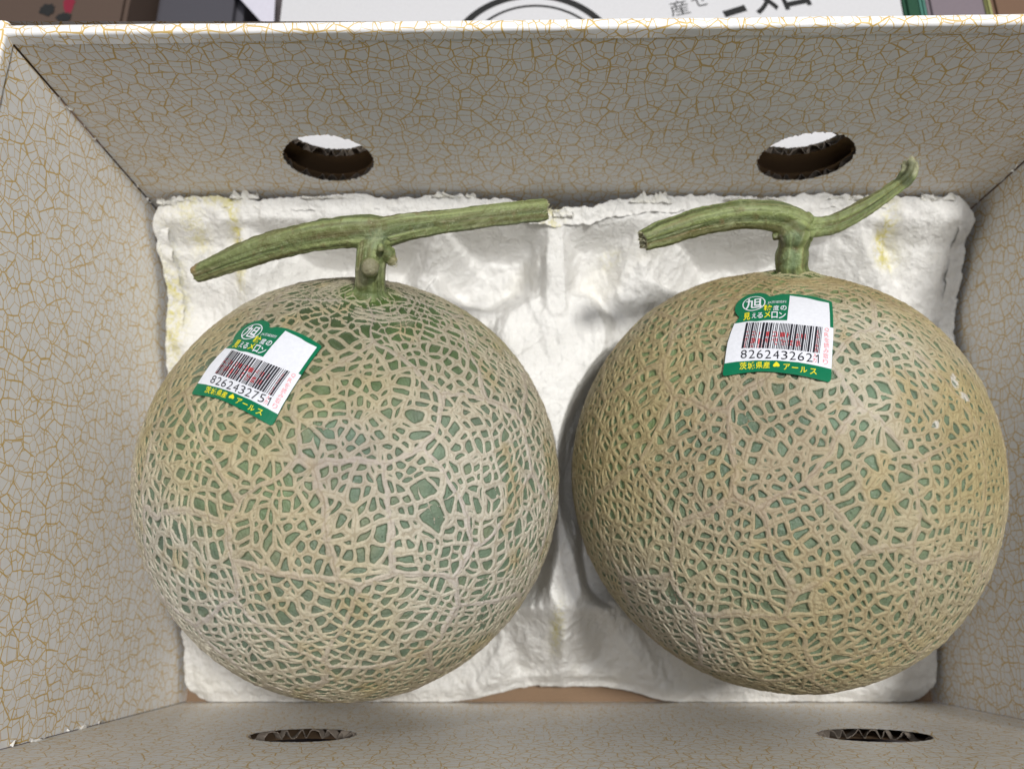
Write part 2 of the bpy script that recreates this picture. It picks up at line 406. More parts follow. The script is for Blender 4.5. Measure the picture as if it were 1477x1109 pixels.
# ------------------------------------------------------------------ moulded pulp tray (height field over the box floor)
def build_tray():
    NX, NY = 620, 370
    u = np.linspace(0, 1, NX); v = np.linspace(0, 1, NY); U, Vv = np.meshgrid(u, v, indexing='ij')
    x0, x1, y0, y1 = -.1372, .1768, -.0342, .1505
    rc = .010
    X = x0 + (x1 - x0) * U; Y = y0 + (y1 - y0) * Vv
    # rounded corners: pull points inside
    dx = np.minimum(X - x0, x1 - X); dy = np.minimum(Y - y0, y1 - Y)
    qa = np.clip(1 - dx / rc, 0, 1); qb = np.clip(1 - dy / rc, 0, 1)      # square corner -> round corner
    X = X - np.where(X > (x0 + x1) / 2, 1, -1) * rc * (qa - qa * np.sqrt(1 - qb * qb / 2)); Y = Y - np.where(Y > (y0 + y1) / 2, 1, -1) * rc * (qb - qb * np.sqrt(1 - qa * qa / 2))
    # wobbling torn edges and the arch of the near edge
    e = np.stack([X.ravel() * 45, Y.ravel() * 45, X.ravel() * 0], 1); eh = e * 9
    wob = (fbm(e, 3, 2).reshape(X.shape) * .0022 + fbm(eh, 3, 5).reshape(X.shape) * .0010)
    nf = sstep(.90, 1, Vv); nn = sstep(.10, 0, Vv); nl = sstep(.06, 0, U); nr = sstep(.94, 1, U)
    def bumpf(x, c, w_): return np.exp(-((x - c) / w_) ** 2)
    Y = Y + nf * (wob - .0030 * sstep(-.004, .010, X) * sstep(.046, .028, X) + .0010)
    arch = sstep(-.028, .012, X) * sstep(.072, .035, X)
    Y = Y + nn * (np.abs(wob) * (.12 + .3 * arch) + .0062 * arch)
    X = X + (nl - nr) * np.abs(wob) * .8 + nl * .0007 * np.sin(Y * 120) - nr * .001 * np.sin(Y * 90)
    zp = .0235 + .45 * Y
    zp = zp + sstep(.112, .146, Y) * .0066
    z = zp.copy()
    def A(px, py, zz): p = atz(px, py, zz); return p[0], p[1]
    def seg(px0, py0, z0, px1, py1, z1):
        ax, ay = A(px0, py0, z0); bx, by = A(px1, py1, z1)
        t = np.clip(((X - ax) * (bx - ax) + (Y - ay) * (by - ay)) / ((bx - ax) ** 2 + (by - ay) ** 2), 0, 1)
        return np.hypot(X - ax - t * (bx - ax), Y - ay - t * (by - ay)), t
    def smax(a, b, k): h = np.clip(.5 + .5 * (a - b) / k, 0, 1); return b + (a - b) * h + k * h * (1 - h)
    def smin(a, b, k): return -smax(-a, -b, k)
    # recesses behind the melons, under the stems
    def pocket(px, py, zz, rx, ry, depth, ang=0., soft=.35, e=2.6):
        nonlocal z
        cx_, cy_ = A(px, py, zz); ca, sa = math.cos(ang), math.sin(ang)
        a = ((X - cx_) * ca + (Y - cy_) * sa) / rx; b_ = (-(X - cx_) * sa + (Y - cy_) * ca) / ry
        d = (np.abs(a) ** e + np.abs(b_) ** e) ** (1 / e)
        z = z - depth * sstep(1 + soft * .5, 1 - soft, d) * sstep(.1445, .1375, Y)
    def ridge(a, b, w0, w1, dz, slope=1.2):
        """raise a rib whose crest runs between two pixels at absolute height"""
        nonlocal z
        d, t = seg(*a, *b); hw = w0 + (w1 - w0) * t; top = a[2] + (b[2] - a[2]) * t + dz
        z = smax(z, top - slope * np.maximum(d - hw, 0), .0035)
    pocket(318, 405, .068, .020, .026, .0075, .0)
    pocket(450, 374, .070, .026, .018, .028, .0, .35)
    pocket(583, 374, .070, .014, .018, .032, .0, .35)
    pocket(705, 395, .065, .0215, .0190, .021, -.15, .36)
    pocket(865, 400, .066, .014, .021, .0125, .1, .5)
    pocket(1040, 374, .070, .034, .018, .030, .0, .35)
    pocket(1200, 385, .070, .022, .022, .018, .0, .4)
    pocket(1318, 425, .064, .0155, .030, .0075, .0)
    # ribs
    ridge((348, 300, .095), (356, 400, .082), .0012, .0016, 0, 1.1)
    ridge((632, 330, .092), (612, 400, .074), .0012, .0014, 0, 1.6)
    ridge((800, 315, .094), (802, 440, .084), .0028, .0034, 0, 2.2)
    ridge((935, 320, .093), (905, 420, .078), .0035, .004, 0, 1.3)
    ridge((1245, 320, .093), (1285, 430, .076), .002, .003, 0, 1.1)
    # plateau and the long ridge between the melons
    def polyridge(pts, slope):
        nonlocal z
        best = np.full(X.shape, 9.); top = np.zeros(X.shape); yl = A(812, 600, .08)[1]
        for a, b in zip(pts[:-1], pts[1:]):
            d, t = seg(*a[:3], *b[:3]); t = t * t * (3 - 2 * t) * .5 + t * .5; v_ = d - (a[3] + (b[3] - a[3]) * t); m_ = v_ < best
            top = np.where(m_, a[2] + (b[2] - a[2]) * t, top); best = np.where(m_, v_, best)
        soft = np.sqrt(np.maximum(best + .0012, 0) ** 2 + .0012 ** 2) - .0012
        z = smax(z, top - (slope + 4.0 * sstep(yl + .012, yl - .006, Y) * sstep(A(815, 862, .062)[1] - .004, A(815, 830, .066)[1], Y)) * soft, .004 - .0022 * sstep(yl + .01, yl - .01, Y))
    polyridge([(775, 478, .0825, .0130), (805, 482, .083, .0180), (803, 515, .0835, .0155), (801, 548, .084, .0115), (805, 582, .084, .0070), (810, 620, .083, .0044), (814, 700, .079, .0032),
               (815, 790, .071, .0032), (815, 850, .061, .0062)], 1.6)
    # fan in front of the ridge
    ridge((812, 890, .036), (806, 962, .021), .0035, .002, 0, 1.3)
    ridge((880, 878, .036), (955, 985, .014), .003, .002, 0, 1.0)
    ridge((765, 890, .034), (690, 990, .013), .003, .002, 0, 1.0)
    pocket(845, 925, .024, .009, .012, .005, .0)
    pocket(765, 930, .022, .011, .013, .005, .0)
    # raised lips at outer corners
    lip = sstep(.010, .0, np.minimum(X - X.min(), X.max() - X)); z = z - lip * .0015
    lipn = sstep(.0055, .0, Y - (y0 + nn * .0085 * arch)); z = z - lipn * .0025
    # melon cups
    for q, gx in ((MEL[0], .0030), (MEL[1], .0062)):
        R = q['r'] + gx; rr = np.hypot(X - q['c'][0], Y - q['c'][1])
        cup = q['c'][2] - np.sqrt(np.maximum(R * R - rr * rr, 1e-9)) * 1.0
        cup = np.where(rr < R * .999, cup, 1.0)
        z = smin(z, np.minimum(cup, z + .02), .003)
        z = np.where(rr < R * .985, np.minimum(z, cup), z)
    z = np.maximum(z, .0035)
    P = np.stack([X.ravel(), Y.ravel(), z.ravel()], 1)
    rough = fbm(P * np.array([110, 60, 60]), 4, 31, .6) * .0024 - np.abs(fbm(P * np.array([160, 90, 90]) + 7, 3, 36)) * .0016 + np.abs(fbm(P * 190, 4, 41)) * .0013 + fbm(P * np.array([520, 300, 520]), 2, 51) * .00022
    zz = P[:, 2] + rough
    for q in MEL:      # never poke into the fruit
        rr = np.hypot(P[:, 0] - q['c'][0], P[:, 1] - q['c'][1]); R = q['r'] + .0008
        lim = np.where(rr < R, q['c'][2] - np.sqrt(np.maximum(R * R - rr * rr, 0)), 9)
        zz = np.minimum(zz, lim)
    P[:, 2] = zz
    # stains
    st = np.zeros(len(P))
    for px, py, zc, sx, sy, amt in ((350, 350, .082, .0022, .012, 1.), (320, 300, .090, .009, .003, .7), (275, 300, .09, .005, .006, .5), (258, 440, .07, .004, .020, .7),
                                    (238, 410, .075, .003, .004, .8), (352, 395, .078, .0022, .006, .8), (1265, 352, .082, .003, .0065, 1.3), (1272, 375, .08, .0048, .004, 1.3),
                                    (790, 318, .088, .005, .003, .9), (640, 285, .091, .009, .0025, .8), (800, 905, .03, .0022, .008, .9), (1270, 300, .09, .003, .003, .4),
                                    (880, 372, .08, .004, .003, .35), (290, 345, .085, .004, .006, .6), (262, 500, .06, .003, .012, .6)):
        a, b_ = A(px, py, zc); st += 1.3 * amt * np.exp(-((P[:, 0] - a) / sx) ** 2 - ((P[:, 1] - b_) / sy) ** 2)
    # underside
    idx = np.arange(NX * NY).reshape(NX, NY)
    Fc = np.stack([idx[:-1, :-1], idx[1:, :-1], idx[1:, 1:], idx[:-1, 1:]], -1).reshape(-1, 4)
    # skirt: thickness around the edge, turned down
    ring = np.concatenate([idx[:, 0], idx[-1, 1:], idx[-2::-1, -1], idx[0, -2:0:-1]])
    n0 = len(P); cen = np.array([(x0 + x1) / 2, (y0 + y1) / 2])
    low = P[ring].copy(); low[:, 2] -= .0016; nrm = low[:, :2] - cen; low[:, :2] -= nrm / np.linalg.norm(nrm, axis=1)[:, None] * .0002
    low2 = low.copy(); low2[:, :2] -= nrm / np.linalg.norm(nrm, axis=1)[:, None] * .006; low2[:, 2] -= .0005
    P2 = np.concatenate([P, low, low2]); m = len(ring); k = np.arange(m); k2 = (k + 1) % m
    sk = np.stack([ring[k], n0 + k, n0 + k2, ring[k2]], 1); sk2 = np.stack([n0 + k, n0 + m + k, n0 + m + k2, n0 + k2], 1)
    me = mesh_np(P2, np.concatenate([Fc, sk, sk2])); attr(me, 'stain', np.concatenate([st, st[ring], st[ring]]))
    return me, P.reshape(NX, NY, 3)
tray_me, TG = build_tray()
tray = empty('fruit_tray', (0.02, .055, .003))
tag(tray, 'white moulded paper pulp tray with torn edges and yellow stains under the two melons', 'fruit tray')
link('moulded_shell', tray_me, M_PULP, tray)

def torn_flap(px, py, z, wpx, hpx, seed):
    """ragged scrap of pulp standing on the tray edge"""
    r = np.random.default_rng(seed); n, k = 26, 10
    a = atz(px - wpx / 2, py, z); b_ = atz(px + wpx / 2, py, z); V = []
    top = np.interp(np.arange(n), np.linspace(0, n - 1, 7), r.uniform(.1, 1, 7)) * (.6 + .8 * r.random(n)); top[0] *= .3; top[-1] *= .3
    hh = hpx * .00016
    for i in range(n):
        for j in range(k):
            s = j / (k - 1); p = a + (b_ - a) * i / (n - 1)
            p = p + np.array([.0006 * math.sin(i * .9 + seed), hh * s * top[i] * .85, hh * s * top[i] * .45 + .0004 * math.sin(i * .7 + j * .5)])
            V.append(p)
    V = np.array(V); V += .0005 * np.stack([vnoise(V * 900, seed), vnoise(V * 900, seed + 1), vnoise(V * 900, seed + 2)], 1)
    V2 = V - np.array([0, 0, .0006]); idx = np.arange(n * k).reshape(n, k)
    Fc = np.stack([idx[:-1, :-1], idx[1:, :-1], idx[1:, 1:], idx[:-1, 1:]], -1).reshape(-1, 4)
    ring = np.concatenate([idx[:, 0], idx[-1, 1:], idx[-2::-1, -1], idx[0, -2:0:-1]]); N = n * k
    sk = np.stack([ring, ring + N, np.roll(ring, -1) + N, np.roll(ring, -1)], 1)
    me = mesh_np(np.concatenate([V, V2]), np.concatenate([Fc, Fc[:, ::-1] + N, sk])); attr(me, 'stain', np.full(2 * N, .15))
    return link('torn_flap', me, M_PULP, tray)
for a in ((352, 286, .0985, 44, 24, 1), (938, 292, .098, 64, 34, 2), (262, 290, .0975, 54, 16, 3), (240, 294, .097, 26, 12, 4), (655, 284, .099, 60, 14, 5),
          (1090, 288, .0985, 90, 8, 6), (1352, 288, .098, 54, 16, 7), (812, 312, .096, 34, 20, 8), (1225, 287, .0985, 60, 10, 9), (480, 286, .0985, 90, 8, 10)):
    torn_flap(*a)

# ------------------------------------------------------------------ melons
def cube_sphere(n, face_dir, k):
    """cube sphere whose vertices gather towards face_dir (Moebius map, factor k)"""
    idx = {}; a = np.arange(n + 1); pts = []; quads = []; off = 0
    for axis in range(3):
        for s in (0, n):
            i, j = np.meshgrid(a, a, indexing='ij'); w_ = np.full_like(i, s)
            tri = [None] * 3; tri[axis] = w_; tri[(axis + 1) % 3] = i; tri[(axis + 2) % 3] = j
            pts.append(np.stack(tri, -1).reshape(-1, 3)); g = off + np.arange((n + 1) ** 2).reshape(n + 1, n + 1)
            q = np.stack([g[:-1, :-1], g[1:, :-1], g[1:, 1:], g[:-1, 1:]], -1).reshape(-1, 4)
            if s == 0: q = q[:, ::-1]
            quads.append(q); off += (n + 1) ** 2
    P = np.concatenate(pts); Q = np.concatenate(quads)
    key = (P[:, 0] * (n + 1) + P[:, 1]) * (n + 1) + P[:, 2]
    _, first, inv = np.unique(key, return_index=True, return_inverse=True)
    P = P[first] / n * 2 - 1; Q = inv.ravel()[Q]
    P = np.tan(P * np.pi / 4); P /= np.linalg.norm(P, axis=1)[:, None]
    # Moebius towards +z then rotate to face_dir
    X = P[:, 0] / (1 + P[:, 2] + 1e-9); Y = P[:, 1] / (1 + P[:, 2] + 1e-9)
    south = P[:, 2] < -1 + 1e-6
    X *= k; Y *= k; r2 = X * X + Y * Y
    P2 = np.stack([2 * X, 2 * Y, 1 - r2], 1) / (1 + r2)[:, None]; P2[south] = (0, 0, -1)
    d = Vector(face_dir); Rm = np.array(d.to_track_quat('Z', 'Y').to_matrix())
    return P2 @ Rm.T, Q

def fib(n, jit, r):
    i = np.arange(n) + .5; ph = np.arccos(1 - 2 * i / n); th = np.pi * (1 + 5 ** .5) * i
    p = np.stack([np.cos(th) * np.sin(ph), np.sin(th) * np.sin(ph), np.cos(ph)], 1)
    p += r.normal(0, jit / math.sqrt(n), p.shape); return p / np.linalg.norm(p, axis=1)[:, None]

def vor_edge(p, s):
    """nearest site id and distance to the cell border"""
    if len(s) == 1: return np.zeros(len(p), int), np.full(len(p), 9.)
    D = ((p ** 2).sum(1)[:, None] - 2 * p @ s.T + (s ** 2).sum(1)[None])
    i = D.argmin(1); d0 = D[np.arange(len(p)), i]
    sep = np.sqrt(((s[i][:, None] - s[None]) ** 2).sum(-1)) if len(p) * len(s) < 4e6 else None
    if sep is None:
        SS = np.sqrt(((s[:, None] - s[None]) ** 2).sum(-1)); sep = SS[i]
    E = (D - d0[:, None]) / (2 * sep + 1e-9); E[np.arange(len(p)), i] = 9
    m_ = E.min(1)
    return i, m_ - .0034 * np.log(np.exp(-(E - m_[:, None]) / .0034).sum(1))

def nested_net(p, aniso_axis, an, counts, widths, seed, rim):
    r = np.random.default_rng(seed)
    stretch = lambda q: q - (q @ aniso_axis)[:, None] * aniso_axis * (1 - an)
    warp = np.stack([fbm(p * 3.5, 2, seed + 1), fbm(p * 3.5, 2, seed + 2), fbm(p * 3.5, 2, seed + 3)], 1) * .065 + \
           np.stack([fbm(p * 14, 2, seed + 4), fbm(p * 14, 2, seed + 5), fbm(p * 14, 2, seed + 6)], 1) * .013 + \
           np.stack([fbm(p * 34, 1, seed + 7), fbm(p * 34, 1, seed + 8), fbm(p * 34, 1, seed + 9)], 1) * .0045
    q = stretch(p + warp)
    gid = np.zeros(len(p), int); T = np.full(len(p), 9.); lev = np.zeros(len(p)); parents = None
    ng = 1
    for L, (n, w_) in enumerate(zip(counts, widths)):
        s = stretch(fib(n, (.62, .45, .38)[L], r))
        # which parent does each site fall in
        if L == 0: sp = np.zeros(len(s), int)
        else:
            sp = np.zeros(len(s), int); 
            # descend the hierarchy
            g = np.zeros(len(s), int)
            for (ss, spar, ids) in hist:
                ng_ = np.zeros(len(s), int)
                for c in np.unique(g):
                    m_ = g == c; k_ = np.where(spar == c)[0]
                    if len(k_) == 0: ng_[m_] = ids + c; continue
                    i, _ = vor_edge(s[m_], ss[k_]); ng_[m_] = k_[i]
                g = ng_
            sp = g
        newg = np.full(len(p), -1); D = np.full(len(p), 9.)
        order = np.argsort(gid, kind='stable'); bounds = np.searchsorted(gid[order], np.arange(gid.max() + 2))
        for c in range(gid.max() + 1):
            sel = order[bounds[c]:bounds[c + 1]]
            if len(sel) == 0: continue
            k_ = np.where(sp == c)[0]
            if len(k_) == 0: newg[sel] = n + c; continue
            if L == 0:
                for ch in np.array_split(sel, max(1, len(sel) // 20000)):
                    i, d = vor_edge(q[ch], s[k_]); newg[ch] = k_[i]; D[ch] = d
            else:
                i, d = vor_edge(q[sel], s[k_]); newg[sel] = k_[i]; D[sel] = d
        if L == 0: hist = [(s, sp, n)]
        else: hist.append((s, sp, n))
        wn_ = w_ * (1 + .42 * fbm(p * (7, 12, 16)[L], 2, seed + 20 + L))
        if L == 2: wn_ = wn_ * sstep(-.75, -.45, fbm(p * 6, 2, seed + 40))
        wn_ = np.maximum(wn_, 1e-4); t = D / wn_
        lev = np.where(t < T, L, lev); T = np.minimum(T, t); gid = newg
    return T, lev

def build_melon(q, spots, ck_base, sk_base, seed, face=(0, .15, 1)):
    p, Q = cube_sphere(282, face, .68)
    ax = q['ax']; ca = p @ ax; ang = np.arccos(np.clip(ca, -1, 1))
    # reference direction for the azimuth
    up = np.cross(ax, [1, 0, 0]); up /= np.linalg.norm(up); sd = np.cross(up, ax)
    az = np.arctan2(p @ sd, p @ up)
    # around the stalk the strands run in rings: stretch sites' space along the axis there
    pn = p + .0
    T, lev = nested_net(pn, ax, q['an'], q['counts'], q['widths'], seed, None)
    # growth-ring cracks close round the stalk
    ringn = fbm(np.stack([np.cos(az) * 1.6, np.sin(az) * 1.6, ang * 8], 1), 3, seed + 70)
    rr = (ang + ringn * .05) / .034; fr = np.abs(rr - np.round(rr)) * .034
    brk = fbm(np.stack([np.cos(az) * 5, np.sin(az) * 5, np.round(rr) * 3.7], 1), 2, seed + 75)
    tr = fr / (.0085 * (1 + .8 * brk)); tr = np.where((ang < .36) & (ang > .13) & (brk > -.35), tr, 9); tr = tr + 3 * sstep(.25, .36, ang)
    T = np.where(ang < .40, np.minimum(T * (1 + 2.2 * sstep(.40, .24, ang)) + .1 * sstep(.36, .2, ang), tr * 1.15), T)
    # widen everything where the patch is densely corked
    dense = np.zeros(len(p))
    for d, rad, amt in q['dense']:
        d = np.array(d, float); d /= np.linalg.norm(d); dense += amt * np.exp(-(np.arccos(np.clip(p @ d, -1, 1)) / rad) ** 2)
    dense += .10 * fbm(p * 4, 2, seed + 80)
    T = T / (1 + dense)
    mask = sstep(1.12, .78, T)
    prof = np.sqrt(np.clip(1 - (np.minimum(T, 1.15) / 1.15) ** 2, 0, 1))
    groove = np.exp(-(T / .2) ** 2) * (.18 + .22 * vnoise(p * 30, seed + 9))
    lift = np.array([1.05, 1.0, .9])[lev.astype(int)] * (1 + .35 * fbm(p * 22, 2, seed + 81))
    h = .0125 * (prof * lift - groove * mask) + .0012 * fbm(p * 90, 2, seed + 60) * (mask * .8 + .2)
    # pillowed skin between strands
    h += .0022 * sstep(1.0, 2.6, T) * (1 - mask)
    shape = .008 * fbm(p * 1.5, 2, seed + 90) + .0035 * np.cos(az * 10) * np.sin(ang) ** 2 * .25
    shape -= .018 * np.exp(-(ang / .33) ** 2) - .030 * np.exp(-(ang / .13) ** 2) + .012 * np.exp(-((np.pi - ang) / .25) ** 2)
    for d, rad, amt in q.get('lump', ()):
        d = np.array(d, float); d /= np.linalg.norm(d); shape += amt * np.exp(-(np.arccos(np.clip(p @ d, -1, 1)) / rad) ** 2)
    rad = q['r'] * (1 + shape - .0045) ; smooth_r = rad * 1.0
    P = p * (rad + q['r'] * h)[:, None] * np.array(q['sc']) + q['c']
    # colour patches, defined by direction on the fruit
    ck = np.tile(np.array(ck_base), (len(p), 1)); sk = np.tile(np.array(sk_base), (len(p), 1))
    n1 = fbm(p * 3.2, 3, seed + 100); n2 = fbm(p * 6.5, 3, seed + 110); n3 = fbm(p * 26, 2, seed + 120)
    def blend(A_, c, wgt): return A_ + (np.array(c) - A_) * np.clip(wgt, 0, 1)[:, None]
    for d, rad_, amt, cc, cs in spots:
        d = np.array(d, float); d /= np.linalg.norm(d)
        wgt = amt * sstep(-.15, .55, np.exp(-(np.arccos(np.clip(p @ d, -1, 1)) / rad_) ** 2) + .28 * n2 - .15)
        if cc is not None: ck = blend(ck, cc, wgt)
        if cs is not None: sk = blend(sk, cs, wgt)
    ck = blend(ck, (.50, .40, .20), .45 * sstep(.15, .55, n2)); ck *= (1 + .10 * n3 + .10 * n1)[:, None]
    ck = ck * (1 + np.array([.0, -.02, .06]) * (lev < 1)[:, None])
    for d, r_ in q.get('white', ()):
        dd = np.arccos(np.clip(p @ (np.array(d) / np.linalg.norm(d)), -1, 1)); wgt = sstep(1.15, .75, dd / r_ + 1.1 * fbm(p * 26, 3, seed + 130)); ck = blend(ck, (.70, .68, .68), wgt * .75); sk = blend(sk, (.6, .6, .6), wgt * .3)
    sk *= (1 + .25 * n3 + .28 * n1)[:, None]; sk = blend(sk, (.185, .20, .12), .55 * sstep(.05, .5, fbm(p * 9, 2, seed + 140)))
    collar = sstep(.17, .12, ang); sk = blend(sk, (.055, .095, .022), collar); ck = blend(ck, (.42, .42, .25), collar * .7)
    ck = ck * np.array([.88, .89, .86]); sk = sk * 1.2
    me = mesh_np(P, Q); attr(me, 'net', T); cattr(me, 'tone', np.clip(ck, .01, 1)); cattr(me, 'skin', np.clip(sk, .005, 1))
    wet = np.zeros(len(p))
    for d, r_ in q['wet']:
        d = np.array(d, float); d /= np.linalg.norm(d); wet += np.exp(-(np.arccos(np.clip(p @ d, -1, 1)) / r_) ** 2)
    attr(me, 'wet', np.clip(wet, 0, 1)); return me

def mdir(q, px, py):
    """direction on the fruit of the point seen at this pixel (measuring only)"""
    d = ray(px, py); o = CAM - q['c']; B = o @ d; disc = max(0, B * B - (o @ o - q['r'] ** 2)); P = CAM + d * (-B - disc ** .5)
    return (P - q['c']) / q['r'], P

TAN = (.52, .44, .30); GREY = (.64, .60, .54); YEL = (.56, .48, .29); OLIVE = (.37, .30, .15)
GREEN = (.128, .160, .112); DGREEN = (.075, .115, .05)
m0, m1 = MEL
m0.update(an=.97, lump=[(mdir(m0, 240, 880)[0], .4, -.010), (mdir(m0, 770, 600)[0], .4, .006)], counts=(70, 1150, 6000), widths=(.0138, .0112, .0084),
          dense=[(mdir(m0, 230, 700)[0], .45, .15), (mdir(m0, 330, 450)[0], .4, .3), (mdir(m0, 500, 650)[0], .2, .1)],
          wet=[(mdir(m0, 490, 640)[0], .25), (mdir(m0, 440, 760)[0], .2)])
m1.update(an=.80, lump=[(mdir(m1, 930, 440)[0], .38, .012), (mdir(m1, 1370, 430)[0], .38, .012), (mdir(m1, 900, 930)[0], .35, -.010)], counts=(70, 1200, 6600), widths=(.0138, .0110, .0084),
          dense=[(mdir(m1, 1150, 410)[0], .35, .5), (mdir(m1, 940, 520)[0], .4, .2), (mdir(m1, 1430, 620)[0], .35, .25)],
          white=[(mdir(m1, 1376, 552)[0], .035), (mdir(m1, 1388, 572)[0], .026), (mdir(m1, 1350, 612)[0], .016)],
          wet=[(mdir(m1, 1100, 620)[0], .35), (mdir(m1, 1260, 720)[0], .2)])
sp0 = [(mdir(m0, 330, 640)[0], .42, .8, YEL, (.14, .19, .09)), (mdir(m0, 470, 540)[0], .25, .8, YEL, (.15, .20, .085)), (mdir(m0, 420, 760)[0], .3, .7, TAN, None),
       (mdir(m0, 560, 830)[0], .2, .7, YEL, None), (mdir(m0, 530, 900)[0], .15, .6, YEL, None),
       (mdir(m0, 250, 860)[0], .4, .8, GREY, (.12, .17, .13)), (mdir(m0, 690, 780)[0], .5, .7, GREY, (.13, .19, .13)), (mdir(m0, 490, 650)[0], .16, .8, (.47, .42, .37), (.11, .16, .12)),
       (mdir(m0, 500, 440)[0], .5, .8, (.40, .35, .24), (.055, .085, .035)), (m0['ax'], .38, .7, (.46, .42, .33), (.03, .045, .018)), (mdir(m0, 620, 470)[0], .3, .6, (.46, .42, .34), (.07, .12, .04)), (mdir(m0, 700, 470)[0], .25, .7, (.38, .34, .2), (.09, .14, .05)),
       (mdir(m0, 270, 520)[0], .3, .7, (.45, .37, .20), None), (mdir(m0, 600, 975)[0], .3, .6, (.45, .38, .25), None)]
sp1 = [(mdir(m1, 1150, 400)[0], .55, .85, (.40, .31, .15), (.17, .21, .07)), (mdir(m1, 900, 600)[0], .45, .7, (.46, .37, .18), (.17, .23, .09)), (mdir(m1, 1250, 520)[0], .33, .9, (.62, .57, .46), (.13, .19, .125)),
       (mdir(m1, 1350, 600)[0], .2, .6, (.58, .49, .37), None), (mdir(m1, 1080, 660)[0], .35, .7, (.44, .36, .26), (.11, .16, .115)), (mdir(m1, 1420, 640)[0], .35, .85, (.43, .35, .18), None),
       (mdir(m1, 960, 900)[0], .3, .8, (.50, .45, .38), (.14, .18, .13)), (mdir(m1, 1200, 930)[0], .35, .5, (.45, .36, .20), None)]
GRP = 'two netted melons lying side by side in the gift box'
melon_a = empty('melon', (m0['c'][0], m0['c'][1], m0['c'][2] - m0['r'])); tag(melon_a, 'left netted melon with greyer net, forked stem and sticker number 8262432751', 'melon', GRP)
melon_b = empty('melon', (m1['c'][0], m1['c'][1], m1['c'][2] - m1['r'])); tag(melon_b, 'right netted melon with tanner net, curled thin stem tip and sticker number 8262432621', 'melon', GRP)
link('rind', build_melon(m0, sp0, (.58, .52, .41), GREEN, 3), M_RIND, melon_a)
link('rind', build_melon(m1, sp1, (.48, .415, .285), (.125, .165, .098), 8), M_RIND, melon_b)

